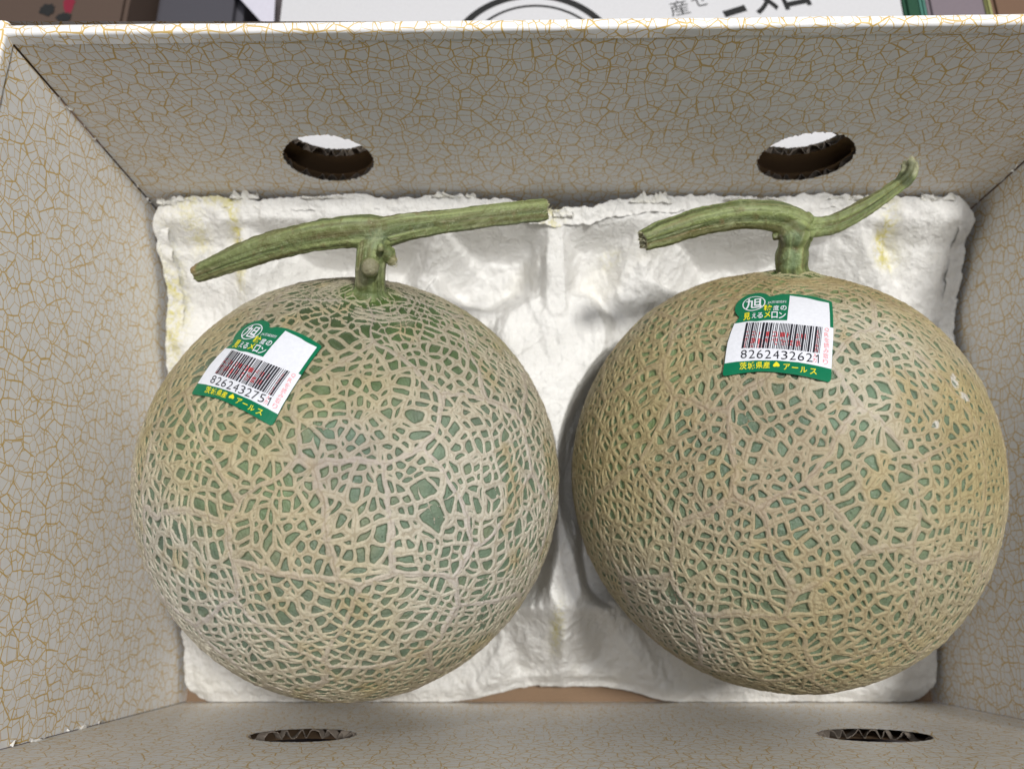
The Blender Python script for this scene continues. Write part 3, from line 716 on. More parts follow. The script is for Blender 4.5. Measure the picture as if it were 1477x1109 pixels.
# ------------------------------------------------------------------ stems
def make_stem(parent, paths, blobs, ridges, voxel=.00032, cuts=(), seed=0, ridge_amp=.00034):
    """paths: list of lists (xyz, radius). Volumes are fused by voxel remesh, then ribbed and tinted along each path."""
    bm = bmesh.new(); segs = []
    for pi_, path in enumerate(paths):
        P = np.array([p[0] for p in path]); R = np.array([p[1] for p in path])
        # Catmull-Rom resample
        pts = []; rad = []; n = len(P)
        for i in range(n - 1):
            p0, p1, p2, p3 = P[max(i - 1, 0)], P[i], P[i + 1], P[min(i + 2, n - 1)]
            for t in np.linspace(0, 1, 9)[:-1 if i < n - 2 else None]:
                pts.append(.5 * ((2 * p1) + (-p0 + p2) * t + (2 * p0 - 5 * p1 + 4 * p2 - p3) * t * t + (-p0 + 3 * p1 - 3 * p2 + p3) * t ** 3)); rad.append((R[i] + (R[i + 1] - R[i]) * t) * 1.10)
        pts = np.array(pts); rad = np.array(rad)
        T = np.gradient(pts, axis=0); T /= np.linalg.norm(T, axis=1)[:, None]
        ref = np.array([0, 0, 1.]) if abs(T[0, 2]) < .8 else np.array([1., 0, 0])
        rings = []; K = 20; L = np.r_[0, np.cumsum(np.linalg.norm(np.diff(pts, axis=0), axis=1))]
        for i in range(len(pts)):
            u_ = ref - T[i] * (ref @ T[i]); u_ /= np.linalg.norm(u_); v_ = np.cross(T[i], u_); ref = u_
            rings.append([bm.verts.new(pts[i] + rad[i] * (math.cos(a) * u_ + math.sin(a) * v_)) for a in np.linspace(0, 2 * np.pi, K, endpoint=False)])
            segs.append((pts[i], T[i], u_, v_, L[i], pi_, L[-1], rad[i]))
        for i in range(len(rings) - 1):
            for k in range(K): bm.faces.new((rings[i][k], rings[i][(k + 1) % K], rings[i + 1][(k + 1) % K], rings[i + 1][k]))
        bm.faces.new(rings[0][::-1]); bm.faces.new(rings[-1])
    for c, r_ in blobs:
        res = bmesh.ops.create_icosphere(bm, subdivisions=3, radius=r_)
        for v in res['verts']: v.co = v.co + Vector(c)
    me = bpy.data.meshes.new('s'); bm.to_mesh(me); bm.free()
    o = bpy.data.objects.new('tmp', me); COL.objects.link(o)
    md = o.modifiers.new('r', 'REMESH'); md.mode = 'VOXEL'; md.voxel_size = voxel
    sm = o.modifiers.new('s', 'SMOOTH'); sm.iterations = 12; sm.factor = .6
    dg = bpy.context.evaluated_depsgraph_get(); out = bpy.data.meshes.new_from_object(o.evaluated_get(dg))
    bpy.data.objects.remove(o)
    N = len(out.vertices); co = np.empty(N * 3, np.float32); out.vertices.foreach_get('co', co); co = co.reshape(-1, 3).astype(float)
    nr = np.empty(N * 3, np.float32); out.vertices.foreach_get('normal', nr); nr = nr.reshape(-1, 3)
    SP = np.array([s[0] for s in segs]); D = ((co[:, None] - SP[None]) ** 2).sum(-1); k = D.argmin(1)
    Tt = np.array([s[1] for s in segs])[k]; Uu = np.array([s[2] for s in segs])[k]; Vv = np.array([s[3] for s in segs])[k]
    Ls = np.array([s[4] for s in segs])[k]; pid = np.array([s[5] for s in segs])[k]; Lt = np.array([s[6] for s in segs])[k]
    d = co - SP[k]; ang = np.arctan2((d * Vv).sum(1), (d * Uu).sum(1)); s = Ls + (d * Tt).sum(1)
    nrid = np.array(ridges)[pid]
    wobl = .35 * vnoise(np.stack([s * 60, pid * 5., s * 0], 1), seed)
    w8 = np.sin(ang * nrid + wobl + pid * 1.3)
    rib = np.sign(w8) * np.abs(w8) ** .8
    endfac = sstep(0, .012, s) * 1.0
    dz = ridge_amp * rib * (.35 + .65 * np.array([0, 1, 1])[np.minimum(pid, 2)]) + .0005 * fbm(co * 150, 3, seed + 3) + .00022 * fbm(co * 600, 2, seed + 4)
    co2 = co + nr * dz[:, None]
    g1 = np.array([.245, .29, .115]); g2 = np.array([.165, .205, .07]); brown = np.array([.20, .145, .06]); pale = np.array([.36, .42, .24]); dark = np.array([.05, .075, .025])
    co_s = 1.14
    mixn = (fbm(np.stack([s * 40, np.cos(ang) * 1.5, np.sin(ang) * 1.5], 1), 3, seed + 5) + 1) / 2
    tint = g1 + (g2 - g1) * sstep(.3, .7, mixn)[:, None]
    tint += (dark - tint) * (.55 * sstep(-.35, -.95, rib))[:, None]
    tint += (pale - tint) * (.35 * sstep(.4, 1, rib) * sstep(.4, .7, mixn))[:, None]
    fine = fbm(np.stack([s * 30, np.cos(ang) * 9, np.sin(ang) * 9 + pid * 5], 1), 3, seed + 8)
    under = sstep(.25, -.75, nr[:, 1] * .6 + nr[:, 2] * .8)
    tint *= (.92 + .8 * fine)[:, None]; dz = dz + .00024 * fine
    grime = sstep(.0, .5, fbm(np.stack([s * 55, np.cos(ang) * 2.2, np.sin(ang) * 2.2 + 4], 1), 3, seed + 12)); tint += (np.array([.13, .115, .045]) - tint) * (.75 * grime)[:, None]
    scur = sstep(.35, .6, fbm(np.stack([s * 130, np.cos(ang) * 4., np.sin(ang) * 4. + 2], 1), 3, seed + 14)); tint += (np.array([.42, .42, .26]) - tint) * (.6 * scur)[:, None]
    co2 = co + nr * dz[:, None]
    streak = sstep(.25, .6, fbm(np.stack([s * 25, np.cos(ang) * 3.2, np.sin(ang) * 3.2 + 9], 1), 3, seed + 7))
    tint += (brown - tint) * (.65 * streak)[:, None]
    for c, r_, colr, amt in cuts:
        wgt = amt * sstep(r_, r_ * .6, np.linalg.norm(co - np.array(c), axis=1)); tint += (np.array(colr) - tint) * np.clip(wgt, 0, 1)[:, None]
    # cut ends: hollow, fibrous
    face_end = np.abs((nr * Tt).sum(1)) * (np.abs(s) < .0012) * 1. + np.abs((nr * Tt).sum(1)) * (np.abs(s - Lt) < .0012)
    rr = np.linalg.norm(d - Tt * (d * Tt).sum(1)[:, None], axis=1) / np.array([s_[7] for s_ in segs])[k]
    endm = sstep(.45, .8, face_end); hollow = endm * sstep(.75, .45, rr)
    tint += (np.array([.40, .38, .25]) - tint) * (endm * .8)[:, None]; tint += (np.array([.09, .08, .05]) - tint) * (hollow * (.5 + .5 * vnoise(co * 1500)))[:, None]
    co2 -= nr * (hollow * .0012)[:, None] + nr * (endm * .0007 * vnoise(co * 1400, 5))[:, None]
    out.vertices.foreach_set('co', co2.astype(np.float32).ravel()); cattr(out, 'tint', np.clip(tint, .01, 1)); out.update()
    return link('stem', out, M_STEM, parent)

def fibres(parent, centre, n, spread, length, seed, mat_, direction=None, rad=.00009, name='frayed_fibre'):
    """tuft of short hair-thin fibres, one joined piece"""
    r = np.random.default_rng(seed); V = []; Fc = []
    for i in range(n):
        p = np.array(centre) + r.normal(0, spread, 3); d = r.normal(0, 1, 3); d /= np.linalg.norm(d)
        if direction is not None: d = d * .7 + np.array(direction); d /= np.linalg.norm(d)
        L = length * r.uniform(.4, 1.2); bend = r.normal(0, .5, 3)
        side = np.cross(d, r.normal(0, 1, 3)); side /= np.linalg.norm(side); s2 = np.cross(d, side)
        base = len(V)
        for j in range(4):
            t = j / 3; c = p + d * L * t + bend * L * t * t * .5; w_ = rad * (1 - .7 * t)
            V += [c + side * w_, c - side * w_ * .5 + s2 * w_ * .87, c - side * w_ * .5 - s2 * w_ * .87]
        for j in range(3):
            a = base + j * 3
            for k in range(3): Fc.append((a + k, a + (k + 1) % 3, a + 3 + (k + 1) % 3, a + 3 + k))
    o = link(name, mesh_np(np.array(V), np.array(Fc)), mat_, parent, smooth=False); o['kind'] = 'stuff'; return o
M_FIBRE = flat('dry_fibre', (.55, .52, .36), .8); M_FIBREW = flat('pulp_fibre', (.8, .79, .76), .8)

J0 = atz(540, 343, .150)
b0 = m0['c'] + m0['ax'] * m0['r'] * .97
ped0 = [(b0 - m0['ax'] * .004, .0085), (b0 + m0['ax'] * .0004, .0072), (b0 + m0['ax'] * .0035, .0042), (atz(534, 382, .1475), .0039), (atz(540, 352, .1478), .0045)]
JA = atz(541, 333, .1495)
armL0 = [(JA + [.0025, -.0004, -.0004], .0044), (JA + [-.001, 0, 0], .0046), (atz(500, 334, .1500), .0045), (atz(440, 343, .148), .0041), (atz(375, 360, .144), .0040), (atz(325, 378, .140), .0034), (atz(283, 395, .135), .0026)]
armR0 = [(JA + [-.0025, -.0004, -.0004], .0044), (JA + [.001, -.0006, -.0002], .0046), (atz(590, 327, .1485), .0040), (atz(640, 320, .1465), .0035), (atz(700, 312, .144), .0035), (atz(750, 306, .142), .0034), (atz(784, 303, .140), .0033)]
st0 = make_stem(melon_a, [ped0, armL0, armR0],
                [(atz(533, 385, .1530), .0029), (atz(565, 375, .149), .0017), (atz(560, 366, .150), .0023), (atz(549, 357, .1545), .0011), (atz(542, 344, .1485), .0046), (atz(286, 388, .137), .0014)],
                [5, 4, 4], seed=2,
                cuts=[(atz(534, 386, .1565), .0044, (.25, .23, .15), .85), (atz(548, 362, .156), .002, (.33, .32, .2), .8), (atz(570, 378, .149), .0028, (.3, .26, .15), .7), (atz(543, 344, .154), .004, (.20, .27, .17), .35),
                      (b0, .0080, (.075, .12, .035), .7), (atz(520, 398, .147), .004, (.42, .40, .27), .4), (atz(284, 388, .137), .0028, (.34, .20, .1), .7)])
fibres(st0, atz(784, 302, .141), 26, .0013, .0026, 3, M_FIBRE, (.6, .1, .2)); fibres(st0, atz(573, 380, .150), 14, .0008, .0018, 4, M_FIBRE)

b1 = m1['c'] + m1['ax'] * m1['r'] * .97
J1 = atz(1150, 327, .139)
ped1 = [(b1 - m1['ax'] * .006, .0075), (b1, .0050), (atz(1141, 385, .133), .0043), (atz(1142, 366, .136), .0045), (atz(1143, 358, .137), .0040), (J1, .0050)]
armL1 = [(J1 + [.001, -.0005, 0], .0046), (atz(1128, 314, .1415), .0044), (atz(1090, 309, .143), .0040), (atz(1050, 311, .143), .0038), (atz(1000, 322, .143), .0037), (atz(960, 335, .142), .0035), (atz(926, 347, .142), .0028)]
armR1 = [(J1, .0038), (atz(1175, 328, .139), .0031), (atz(1205, 322, .139), .0029), (atz(1245, 301, .139), .0025), (atz(1278, 279, .138), .0021), (atz(1302, 261, .137), .0020), (atz(1311, 247, .137), .0019), (atz(1313, 233, .137), .0015)]
st1 = make_stem(melon_b, [ped1, armL1, armR1], [(atz(1146, 338, .141), .0046), (atz(1118, 340, .139), .0014), (atz(1312, 238, .1375), .0022)], [6, 4, 4], seed=9, ridge_amp=.0004,
                cuts=[(atz(1140, 375, .139), .004, (.24, .33, .17), .6), (atz(1175, 325, .1415), .004, (.30, .37, .15), .5), (atz(1120, 345, .141), .0022, (.6, .58, .48), .8), (atz(1313, 238, .139), .0045, (.38, .39, .25), .75),
                      (atz(1304, 254, .139), .0042, (.04, .055, .02), .85), (atz(1313, 240, .140), .0030, (.10, .11, .05), .7), (atz(1143, 345, .143), .0035, (.20, .28, .15), .5)])
fibres(st1, atz(1313, 236, .138), 60, .0011, .0019, 5, M_FIBRE, (.1, .3, .4)); fibres(st1, atz(927, 348, .142), 22, .0012, .0016, 6, M_FIBRE, (-.8, -.1, 0))

# ------------------------------------------------------------------ stickers
FONT = bpy.data.fonts.load if False else None
def glyph_mesh(text, bold=0.0, res=3):
    cu = bpy.data.curves.new('t', 'FONT'); cu.body = text; cu.size = 1; cu.offset = bold; cu.resolution_u = res
    o = bpy.data.objects.new('t', cu); COL.objects.link(o); dg = bpy.context.evaluated_depsgraph_get(); dg.update()
    me = bpy.data.meshes.new_from_object(o.evaluated_get(dg)); bpy.data.objects.remove(o)
    n = len(me.vertices); co = np.empty(n * 3, np.float32); me.vertices.foreach_get('co', co); co = co.reshape(-1, 3)[:, :2].astype(float)
    fs = [tuple(p.vertices) for p in me.polygons]; return co, fs
# sticker design space: pixels of a flat-on view, x right, y down; skew of the view already taken out of the two fits
def rect(x, y): return np.array([x + .10 * (y - 500), y - .05 * (x - 700)])
COR_R = {(447, 292): None, (258, 502): None, (1250, 245): None, (1205, 1030): None, (168, 960): None, (1218, 935): None, (182, 875): None, (785, 520): None}
def zr(x, y): return (1020 + x / 6.93, 400 + y / 6.93)
def zl(x, y): return (260 + x / 5.546, 430 + y / 5.546)
PAIR = [((447, 292), (580, 292)), ((258, 502), (378, 425)), ((1250, 245), (1143, 362)), ((1205, 1030), (760, 1008)), ((168, 960), (122, 745)), ((1218, 935), (778, 948)), ((182, 875), (160, 685)), ((785, 520), (678, 522)), ((1212, 560), (938, 632)), ((385, 522), (425, 460)), ((1135, 572), (880, 625))]
def fit(q, pts):
    n0, P0 = mdir(q, *pts[6]); ctr = np.mean([mdir(q, *p)[0] for p in pts], 0); ctr /= np.linalg.norm(ctr)
    e1 = np.cross([0, 1, 0], ctr); e1 /= np.linalg.norm(e1); e2 = np.cross(ctr, e1)
    T = []
    for p in pts:
        d, _ = mdir(q, *p); d = d / np.linalg.norm(d); th_ = math.acos(np.clip(d @ ctr, -1, 1)); t = d - ctr * (d @ ctr); t = t / (np.linalg.norm(t) + 1e-12) * th_; T.append((t @ e1, t @ e2))
    A = np.array([[*rect(*a), 1] for a, b in PAIR]); M, *_ = np.linalg.lstsq(A, np.array(T), rcond=None)
    def to3(pts2, off):
        pts2 = np.asarray(pts2, float); t = np.c_[pts2, np.ones(len(pts2))] @ M; th_ = np.linalg.norm(t, axis=1)[:, None]
        d = ctr * np.cos(th_) + (t[:, :1] * e1 + t[:, 1:] * e2) * (np.sin(th_) / np.maximum(th_, 1e-9))
        wv = .00022 * vnoise(np.c_[pts2 / 260, pts2[:, 0] * 0], 3)
        return q['c'] + d * np.array(q['sc']) * (q['r'] * 1.0 + off + wv[:, None] if False else q['r'] + off)+ d * wv[:, None]
    return to3
def grid_clip(poly, step=24):
    """triangulate a polygon with inner points so it can follow the fruit's curve"""
    from mathutils.geometry import delaunay_2d_cdt
    poly = np.asarray(poly, float); n = len(poly); x0, y0 = poly.min(0); x1, y1 = poly.max(0)
    def inside(p):
        c = False; j = n - 1
        for i in range(n):
            if (poly[i, 1] > p[1]) != (poly[j, 1] > p[1]) and p[0] < (poly[j, 0] - poly[i, 0]) * (p[1] - poly[i, 1]) / (poly[j, 1] - poly[i, 1]) + poly[i, 0]: c = not c
            j = i
        return c
    pts = [Vector(p) for p in poly]
    pts += [Vector((x, y)) for x in np.arange(x0 + step / 2, x1, step) for y in np.arange(y0 + step / 2, y1, step) if inside((x, y))]
    v, e, f, *_ = delaunay_2d_cdt(pts, [], [list(range(n))], 1, 1e-4)
    return np.array([tuple(a) for a in v]), [tuple(a) for a in f]
def smooth_poly(pts, k=6):
    P = np.array(pts, float); n = len(P); out = []
    for i in range(n):
        p0, p1, p2, p3 = P[i - 1], P[i], P[(i + 1) % n], P[(i + 2) % n]
        for t in np.linspace(0, 1, k, endpoint=False): out.append(.5 * ((2 * p1) + (-p0 + p2) * t + (2 * p0 - 5 * p1 + 4 * p2 - p3) * t * t + (-p0 + 3 * p1 - 3 * p2 + p3) * t ** 3))
    return np.array(out)
M_GRN = flat('sticker_green_ink', (.003, .155, .07), .28, .5); M_WHT = flat('sticker_white_ink', (.74, .75, .80), .3, .5)
M_BLK = flat('sticker_black_ink', (.02, .02, .028), .4, .4); M_YEL = flat('sticker_yellow_ink', (.78, .70, .03), .3, .4); M_RED = flat('sticker_red_ink', (.80, .10, .11), .4, .4); M_PNK = flat('sticker_pale_red_ink', (.85, .28, .30), .4, .4)

class Print:
    def __init__(s): s.V = []; s.F = []
    def add(s, v, f):
        o = len(s.V); s.V += [tuple(a) for a in v]; s.F += [tuple(i + o for i in g) for g in f]
    def text(s, t, x0, y0, x1, y1, bold=0., rot=0.):
        """fit glyphs into the box given in view pixels (corner to corner, baseline left->right)"""
        co, fs = glyph_mesh(t, bold); a, b_ = co.min(0), co.max(0); k = (co - a) / (b_ - a)
        if rot:   # quarter-turn upright stack handled elsewhere
            pass
        P = [rect(x0 + (x1 - x0) * u, y1 + (y0 - y1) * v) for u, v in k]; s.add(P, fs)
    def quad(s, pts): s.add([rect(*p) for p in pts], [(0, 1, 2, 3)])
def bx(x0, y0, x1, y1): return x0, y0, x1, y1
def make_sticker(parent, q, pts, number, lab, bars_seed):
    to3 = fit(q, pts)
    outl = [(168, 950), (176, 972), (215, 979), (500, 965), (820, 992), (1150, 1034), (1192, 1034), (1214, 1008), (1222, 880), (1238, 680), (1250, 480), (1258, 275), (1246, 243), (1205, 232), (1050, 205), (900, 190), (780, 186), (690, 194),
            (635, 212), (605, 205), (570, 168), (505, 144), (430, 142), (350, 165), (285, 215), (248, 285), (250, 355), (275, 405), (298, 436), (276, 475), (254, 510), (222, 590), (195, 700), (182, 830)]
    ring = smooth_poly([rect(*p) for p in outl], 4)
    V, Fc = grid_clip(ring, 26); OFF = .00108
    n = len(V); top = to3(V, OFF); bot = to3(V, OFF - .00025)
    # rim
    from collections import Counter
    ec = Counter(); od = {}
    for f in Fc:
        for i in range(len(f)): a, b_ = f[i], f[(i + 1) % len(f)]; ec[frozenset((a, b_))] += 1; od[frozenset((a, b_))] = (a, b_)
    rimf = [(b_, a, a + n, b_ + n) for k_, c in ec.items() if c == 1 for a, b_ in [od[k_]]]
    me = mesh_py(np.concatenate([top, bot]), list(Fc) + [tuple(i + n for i in f[::-1]) for f in Fc] + rimf)
    st = link('sticker', me, M_GRN, parent, smooth=False)
    st['label'] = lab
    wp = [rect(*p) for p in [(254, 503), (400, 505), (600, 512), (789, 520), (800, 400), (812, 300), (819, 214), (1000, 240), (1222, 272), (1220, 400), (1213, 562), (1246, 566), (1236, 700), (1222, 850), (1217, 936), (1100, 922), (900, 900), (700, 885), (500, 876), (300, 873), (181, 877), (188, 780), (198, 690), (224, 590)]]
    V, Fc = grid_clip(wp, 26); link('white_panel', mesh_py(to3(V, OFF + .00006), Fc), M_WHT, st, smooth=False)
    def put(pr, name, m_, off=.00012):
        # subdivide long faces is unnecessary: glyphs are small
        return link(name, mesh_py(to3(np.array(pr.V), OFF + off), pr.F), m_, st, smooth=False)
    # barcode
    r = random.Random(bars_seed); B = Print(); x = 0; 
    def bar_pt(u, v):  # u along 0..1, v down 0..1
        xt, yt = 380 + 757 * u, 520 + 52 * u + 8 * math.sin(u * 3.14); xb, yb = 345 + 757 * u, 762 + 54 * u
        return (xt + (xb - xt) * v, yt + (yb - yt) * v)
    N = 92.0; first = True; k = 0
    while x < N - .5:
        wd = r.choice([1, 1, 1, 2.6, 2.9, 1]); wd = min(wd, N - x); u0, u1 = x / N, (x + wd * .92) / N
        for j in range(6): B.quad([bar_pt(u0, j / 6), bar_pt(u1, j / 6), bar_pt(u1, (j + 1) / 6), bar_pt(u0, (j + 1) / 6)][::-1])
        x += wd + r.choice([.9, .9, 1., 1.8]); k += 1
    put(B, 'barcode', M_BLK, .00020)
    D = Print()
    for i, ch in enumerate(number):
        u = i / 9; xx = 342 + 712 * u; yy = 778 + 47 * u
        wd = 34 if ch == '1' else 60
        if ch == '1':
            D.quad([(xx + 32, yy + 4), (xx + 32, yy + 74), (xx + 41, yy + 74), (xx + 41, yy + 4)]); D.quad([(xx + 12, yy + 18), (xx + 13, yy + 27), (xx + 41, yy + 11), (xx + 34, yy + 4)])
        else: D.text(ch, xx, yy + 3, xx + wd, yy + 74, -.006)
    put(D, 'printed_number', M_BLK, .00020)
    W = Print()
    # emblem ring
    n_ = 72
    for a in range(n_):
        t0, t1 = 2 * math.pi * a / n_, 2 * math.pi * (a + 1) / n_
        W.add([rect(446 + rx * math.cos(t), 293 + ry * math.sin(t)) for t, rx, ry in ((t0, 121, 97), (t1, 121, 97), (t1, 110, 88), (t0, 110, 88))], [(0, 1, 2, 3)])
    W.text('旭', 358, 222, 532, 364, .012); W.text('JA茨城旭村', 590, 284, 782, 322, 0)
    W.text('度', 648, 346, 708, 408, .010); W.text('の', 722, 350, 784, 408, .015)
    W.text('え', 432, 420, 480, 480, .012); W.text('る', 487, 422, 545, 484, .012); W.text('ロ', 632, 420, 694, 494, .018); W.text('ン', 704, 430, 776, 500, .015)
    put(W, 'printed_title', M_WHT)
    Yp = Print()
    Yp.text('糖', 552, 330, 636, 404, .018); Yp.text('見', 344, 404, 416, 488, .018); Yp.text('メ', 558, 415, 622, 484, .018)
    for i, (ch, x0_, y0_, wd, ht) in enumerate((('茨', 334, 884, 70, 60), ('城', 413, 888, 70, 58), ('県', 494, 890, 66, 54), ('産', 566, 893, 64, 54), ('♠', 660, 896, 64, 52), ('ア', 760, 916, 62, 46), ('ル', 918, 936, 66, 46), ('ス', 1010, 946, 66, 46))):
        Yp.text(ch, x0_, y0_, x0_ + wd, y0_ + ht, .012)
    Yp.quad([(840, 940), (900, 944), (900, 951), (840, 947)][::-1])
    put(Yp, 'printed_origin', M_YEL)
    R_ = Print()
    for i, ch in enumerate('QRを読み取り'):
        x0_ = 1158 - 4 * i; y0_ = 575 + 48 * i; R_.text(ch, x0_, y0_, x0_ + (42 if i < 2 else 50), y0_ + (38 if i < 2 else 42), .004)
    put(R_, 'printed_side_note', M_PNK)
    R2 = Print()
    for i, ch in enumerate('このバーコードは目'):
        u = .0 + i * .093; p = bar_pt(u, .36); R2.text(ch, p[0], p[1], p[0] + 46, p[1] + 46, .02)
    for i, ch in enumerate('管理番号で糖度表'):
        u = .0 + i * .098; p = bar_pt(u, .66); R2.text(ch, p[0] - 6, p[1] - 8, p[0] + 48, p[1] + 48, .02)
    for i, ch in enumerate('見るための入力'):
        p = (1066 - 5 * i, 606 + 42 * i); R2.text(ch, p[0], p[1], p[0] + 38, p[1] + 36, 0)
    for i, ch in enumerate('見えます'):
        p = bar_pt(i * .105, .93); R2.text(ch, p[0] - 6, p[1] - 12, p[0] + 44, p[1] + 14, 0)
    put(R2, 'printed_red_note', M_RED, .00012)
    return st
make_sticker(melon_b, m1, [zr(*a) for a, b in PAIR], '8262432621', 'green and white barcode sticker lying level', 5)
make_sticker(melon_a, m0, [zl(*b) for a, b in PAIR], '8262432751', 'green and white barcode sticker tilted down to the right', 8)

# ------------------------------------------------------------------ things outside the box
def boxmesh(x0, x1, y0, y1, z0, z1, bev=.002):
    bm = bmesh.new(); bmesh.ops.create_cube(bm, size=1)
    for v in bm.verts: v.co = Vector(((x0 + x1) / 2 + v.co.x * (x1 - x0), (y0 + y1) / 2 + v.co.y * (y1 - y0), (z0 + z1) / 2 + v.co.z * (z1 - z0)))
    bmesh.ops.bevel(bm, geom=bm.edges[:], offset=bev, segments=2, affect='EDGES'); me = bpy.data.meshes.new('b'); bm.to_mesh(me); bm.free(); return me
M_TABLE = flat('dark_display_table', (.10, .085, .09), .6); M_LID = flat('white_lid_paper', (.60, .595, .61), .5); M_INK = flat('black_brush_ink', (.02, .02, .02), .6)
tb = mesh_py([(-3, -3, -.004), (3, -3, -.004), (3, 3, -.004), (-3, 3, -.004)], [(0, 1, 2, 3)])
tag(link('table_top', tb, M_TABLE, smooth=False), 'dark table surface under the gift box', None, None, 'structure')
lid = empty('box_lid', (.04, .32, 0)); tag(lid, 'flat white box lid with a black ring and brush lettering, behind the open gift box', 'box lid')
LZ = .060
link('lid_shell', boxmesh(-.110, .186, .184, .46, -.002, LZ), M_LID, lid, smooth=False)
def annulus(cx, cy, r0, r1, z, a0=0, a1=2 * math.pi, n=120):
    V = []; 
    for i in range(n + 1):
        t = a0 + (a1 - a0) * i / n; V += [(cx + r0 * math.cos(t), cy + r0 * math.sin(t), z), (cx + r1 * math.cos(t), cy + r1 * math.sin(t), z)]
    return mesh_py(V, [(2 * i, 2 * i + 1, 2 * i + 3, 2 * i + 2) for i in range(n)])
pc = atz(769, 27, LZ)
link('printed_ring', annulus(pc[0], pc[1] - .0267, .0384, .0418, LZ + .0002), M_INK, lid, smooth=False)
link('printed_ring', annulus(pc[0] + .001, pc[1] - .0267, .0335, .0347, LZ + .0002), M_INK, lid, smooth=False)
def lid_text(t, px, py, wpx, hm, bold=.0, up=True, rot=0):
    co, fs = glyph_mesh(t, bold); a, b_ = co.min(0), co.max(0); k = (co - a) / (b_ - a); p = atz(px, py, LZ); wm = wpx * .00033
    d = (k - [.5, 0]) * [wm, hm]; c_, s_ = math.cos(rot), math.sin(rot); V = [(p[0] + x * c_ - y * s_, p[1] + x * s_ + y * c_, LZ + .0002) for x, y in d]
    link('printed_lettering', mesh_py(V, fs), M_INK, lid, smooth=False)
lid_text('産', 983, 22, 28, .0085, -.004, rot=.25); lid_text('ゼ', 1012, 9, 24, .008, -.004, rot=.25); lid_text('ー', 1062, 21, 34, .004, .02, rot=.35); lid_text('メ', 1108, 20, 34, .016, .03, rot=.1); lid_text('ロ', 1152, 11, 40, .018, .02, rot=.25)
# things at the left
M_BRN = kraft_material('brown_carton', (.075, .048, .036), (.105, .068, .050)); M_GRY = flat('slate_grey_wrap', (.075, .072, .085), .5); M_REDP = flat('red_print', (.22, .02, .04), .5)
bc = empty('brown_carton', (-.32, .33, 0)); tag(bc, 'dark brown carton with red and black marks, beyond the box at the top left', 'carton')
xx = atz(180, 20, .05)[0]
link('carton_shell', boxmesh(-.52, xx, .20, .50, -.002, .05), M_BRN, bc, smooth=False)
def blotch(px, py, z, rx, ry, m_, name, parent, seed):
    r = np.random.default_rng(seed); c = atz(px, py, z); n = 28; V = [tuple(c)]
    for i in range(n):
        a = 2 * math.pi * i / n; k = r.uniform(.7, 1.1); V.append((c[0] + rx * k * math.cos(a), c[1] + ry * k * math.sin(a), z + .0002))
    V[0] = (c[0], c[1], z + .0002); link(name, mesh_py(V, [(0, 1 + i, 1 + (i + 1) % n) for i in range(n)]), m_, parent, smooth=False)
blotch(99, 6, .05, .003, .006, M_REDP, 'red_mark', bc, 1); blotch(68, 14, .0502, .004, .004, M_INK, 'black_mark', bc, 2); blotch(92, 25, .0502, .004, .003, M_INK, 'black_mark', bc, 3)
x2 = atz(345, 30, .03)[0]
gw = link('wrapped_packet', boxmesh(xx + .002, x2, .20, .55, -.002, .03, .004), M_GRY, smooth=False); tag(gw, 'slate grey wrapped packet between the brown carton and the white lid', 'packet')
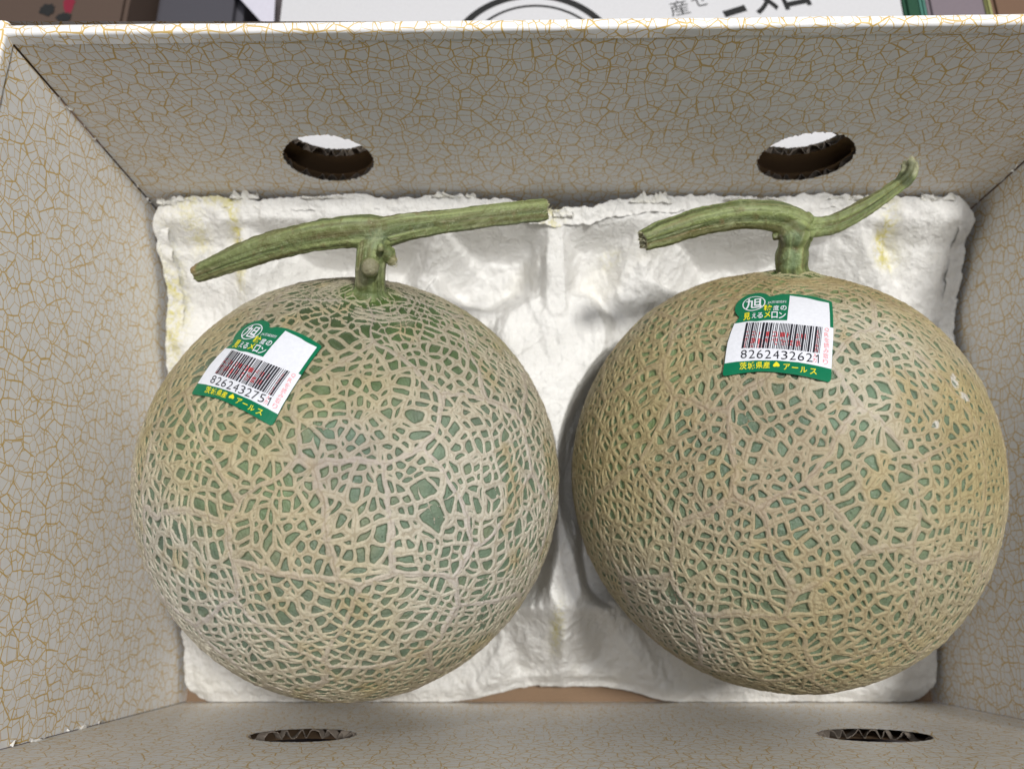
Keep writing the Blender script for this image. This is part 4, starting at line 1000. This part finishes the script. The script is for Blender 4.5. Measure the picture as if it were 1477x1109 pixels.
# white corner sheet (triangle) left of the lid
ps = [atz(330, -2, .036), atz(392, -2, .036), atz(394, 42, .036), atz(375, 30, .036)]
ps = [ps[0] + [-.02, .03, 0], ps[1] + [0, .03, 0], ps[2], ps[3]]
V = [tuple(p) for p in ps] + [(p[0], p[1], p[2] - .0006) for p in ps]
pp = link('paper_sheet', mesh_py(V, [(0, 3, 2, 1), (4, 5, 6, 7), (0, 1, 5, 4), (1, 2, 6, 5), (2, 3, 7, 6), (3, 0, 4, 7)]), flat('lilac_white_paper', (.62, .60, .68), .6), smooth=False); tag(pp, 'pale lilac sheet of paper with a slanted edge, left of the white lid', 'paper sheet')
# things at the right
def slab(name, px0, px1, z, m_, label, cat, y0=.2, y1=.6, py=15):
    a = atz(px0, py, z)[0]; b_ = atz(px1, py, z)[0]
    return tag(link(name, boxmesh(a, b_, y0, y1, -.002, z, .0015), m_, smooth=False), label, cat)
slab('green_leaf_packet', 1306, 1329, .058, flat('dark_green_wrap', (.02, .07, .04), .5), 'narrow dark green packet against the right side of the white lid', 'packet')
slab('teal_strip_packet', 1331, 1338, .056, flat('teal_wrap', (.12, .30, .24), .4), 'thin teal strip of packaging between the green and mauve packets', 'packet')
slab('mauve_packet', 1340, 1424, .052, flat('mauve_wrap', (.20, .165, .185), .5), 'mauve grey packet beyond the box at the top right', 'packet')
slab('yellow_strip_packet', 1426, 1432, .054, flat('yellow_green_wrap', (.33, .34, .14), .4), 'thin yellow green strip of packaging beside the mauve packet', 'packet')
slab('wooden_board', 1434, 1600, .05, kraft_material('brown_wood', (.13, .075, .045), (.19, .11, .07)), 'brown board beyond the top right corner of the box', 'board')

def seam_specks(x, y, n, seed, parent):
    r = np.random.default_rng(seed); V = []; Fc = []
    for i in range(n):
        z = r.uniform(.06, .175); c = np.array([x, y, z]) + np.array([np.sign(.02 - x) * r.uniform(.0002, .0010), np.sign(.06 - y) * r.uniform(.0002, .0010), 0]); k = r.uniform(.0002, .0007)
        b_ = len(V); V += [tuple(c + r.normal(0, 1, 3) * k * np.array([1, 1, 1.8])) for _ in range(4)]; Fc += [(b_, b_ + 1, b_ + 2), (b_, b_ + 2, b_ + 3), (b_, b_ + 3, b_ + 1), (b_ + 1, b_ + 3, b_ + 2)]
    o = link('torn_paper_speck', mesh_py(V, Fc), M_FIBREW, parent, smooth=False); o['kind'] = 'stuff'
seam_specks(XL, YF, 14, 1, wf); seam_specks(XR, YF, 26, 2, wf); seam_specks(XL, YN, 22, 3, wn); seam_specks(XR, YN, 40, 4, wn)
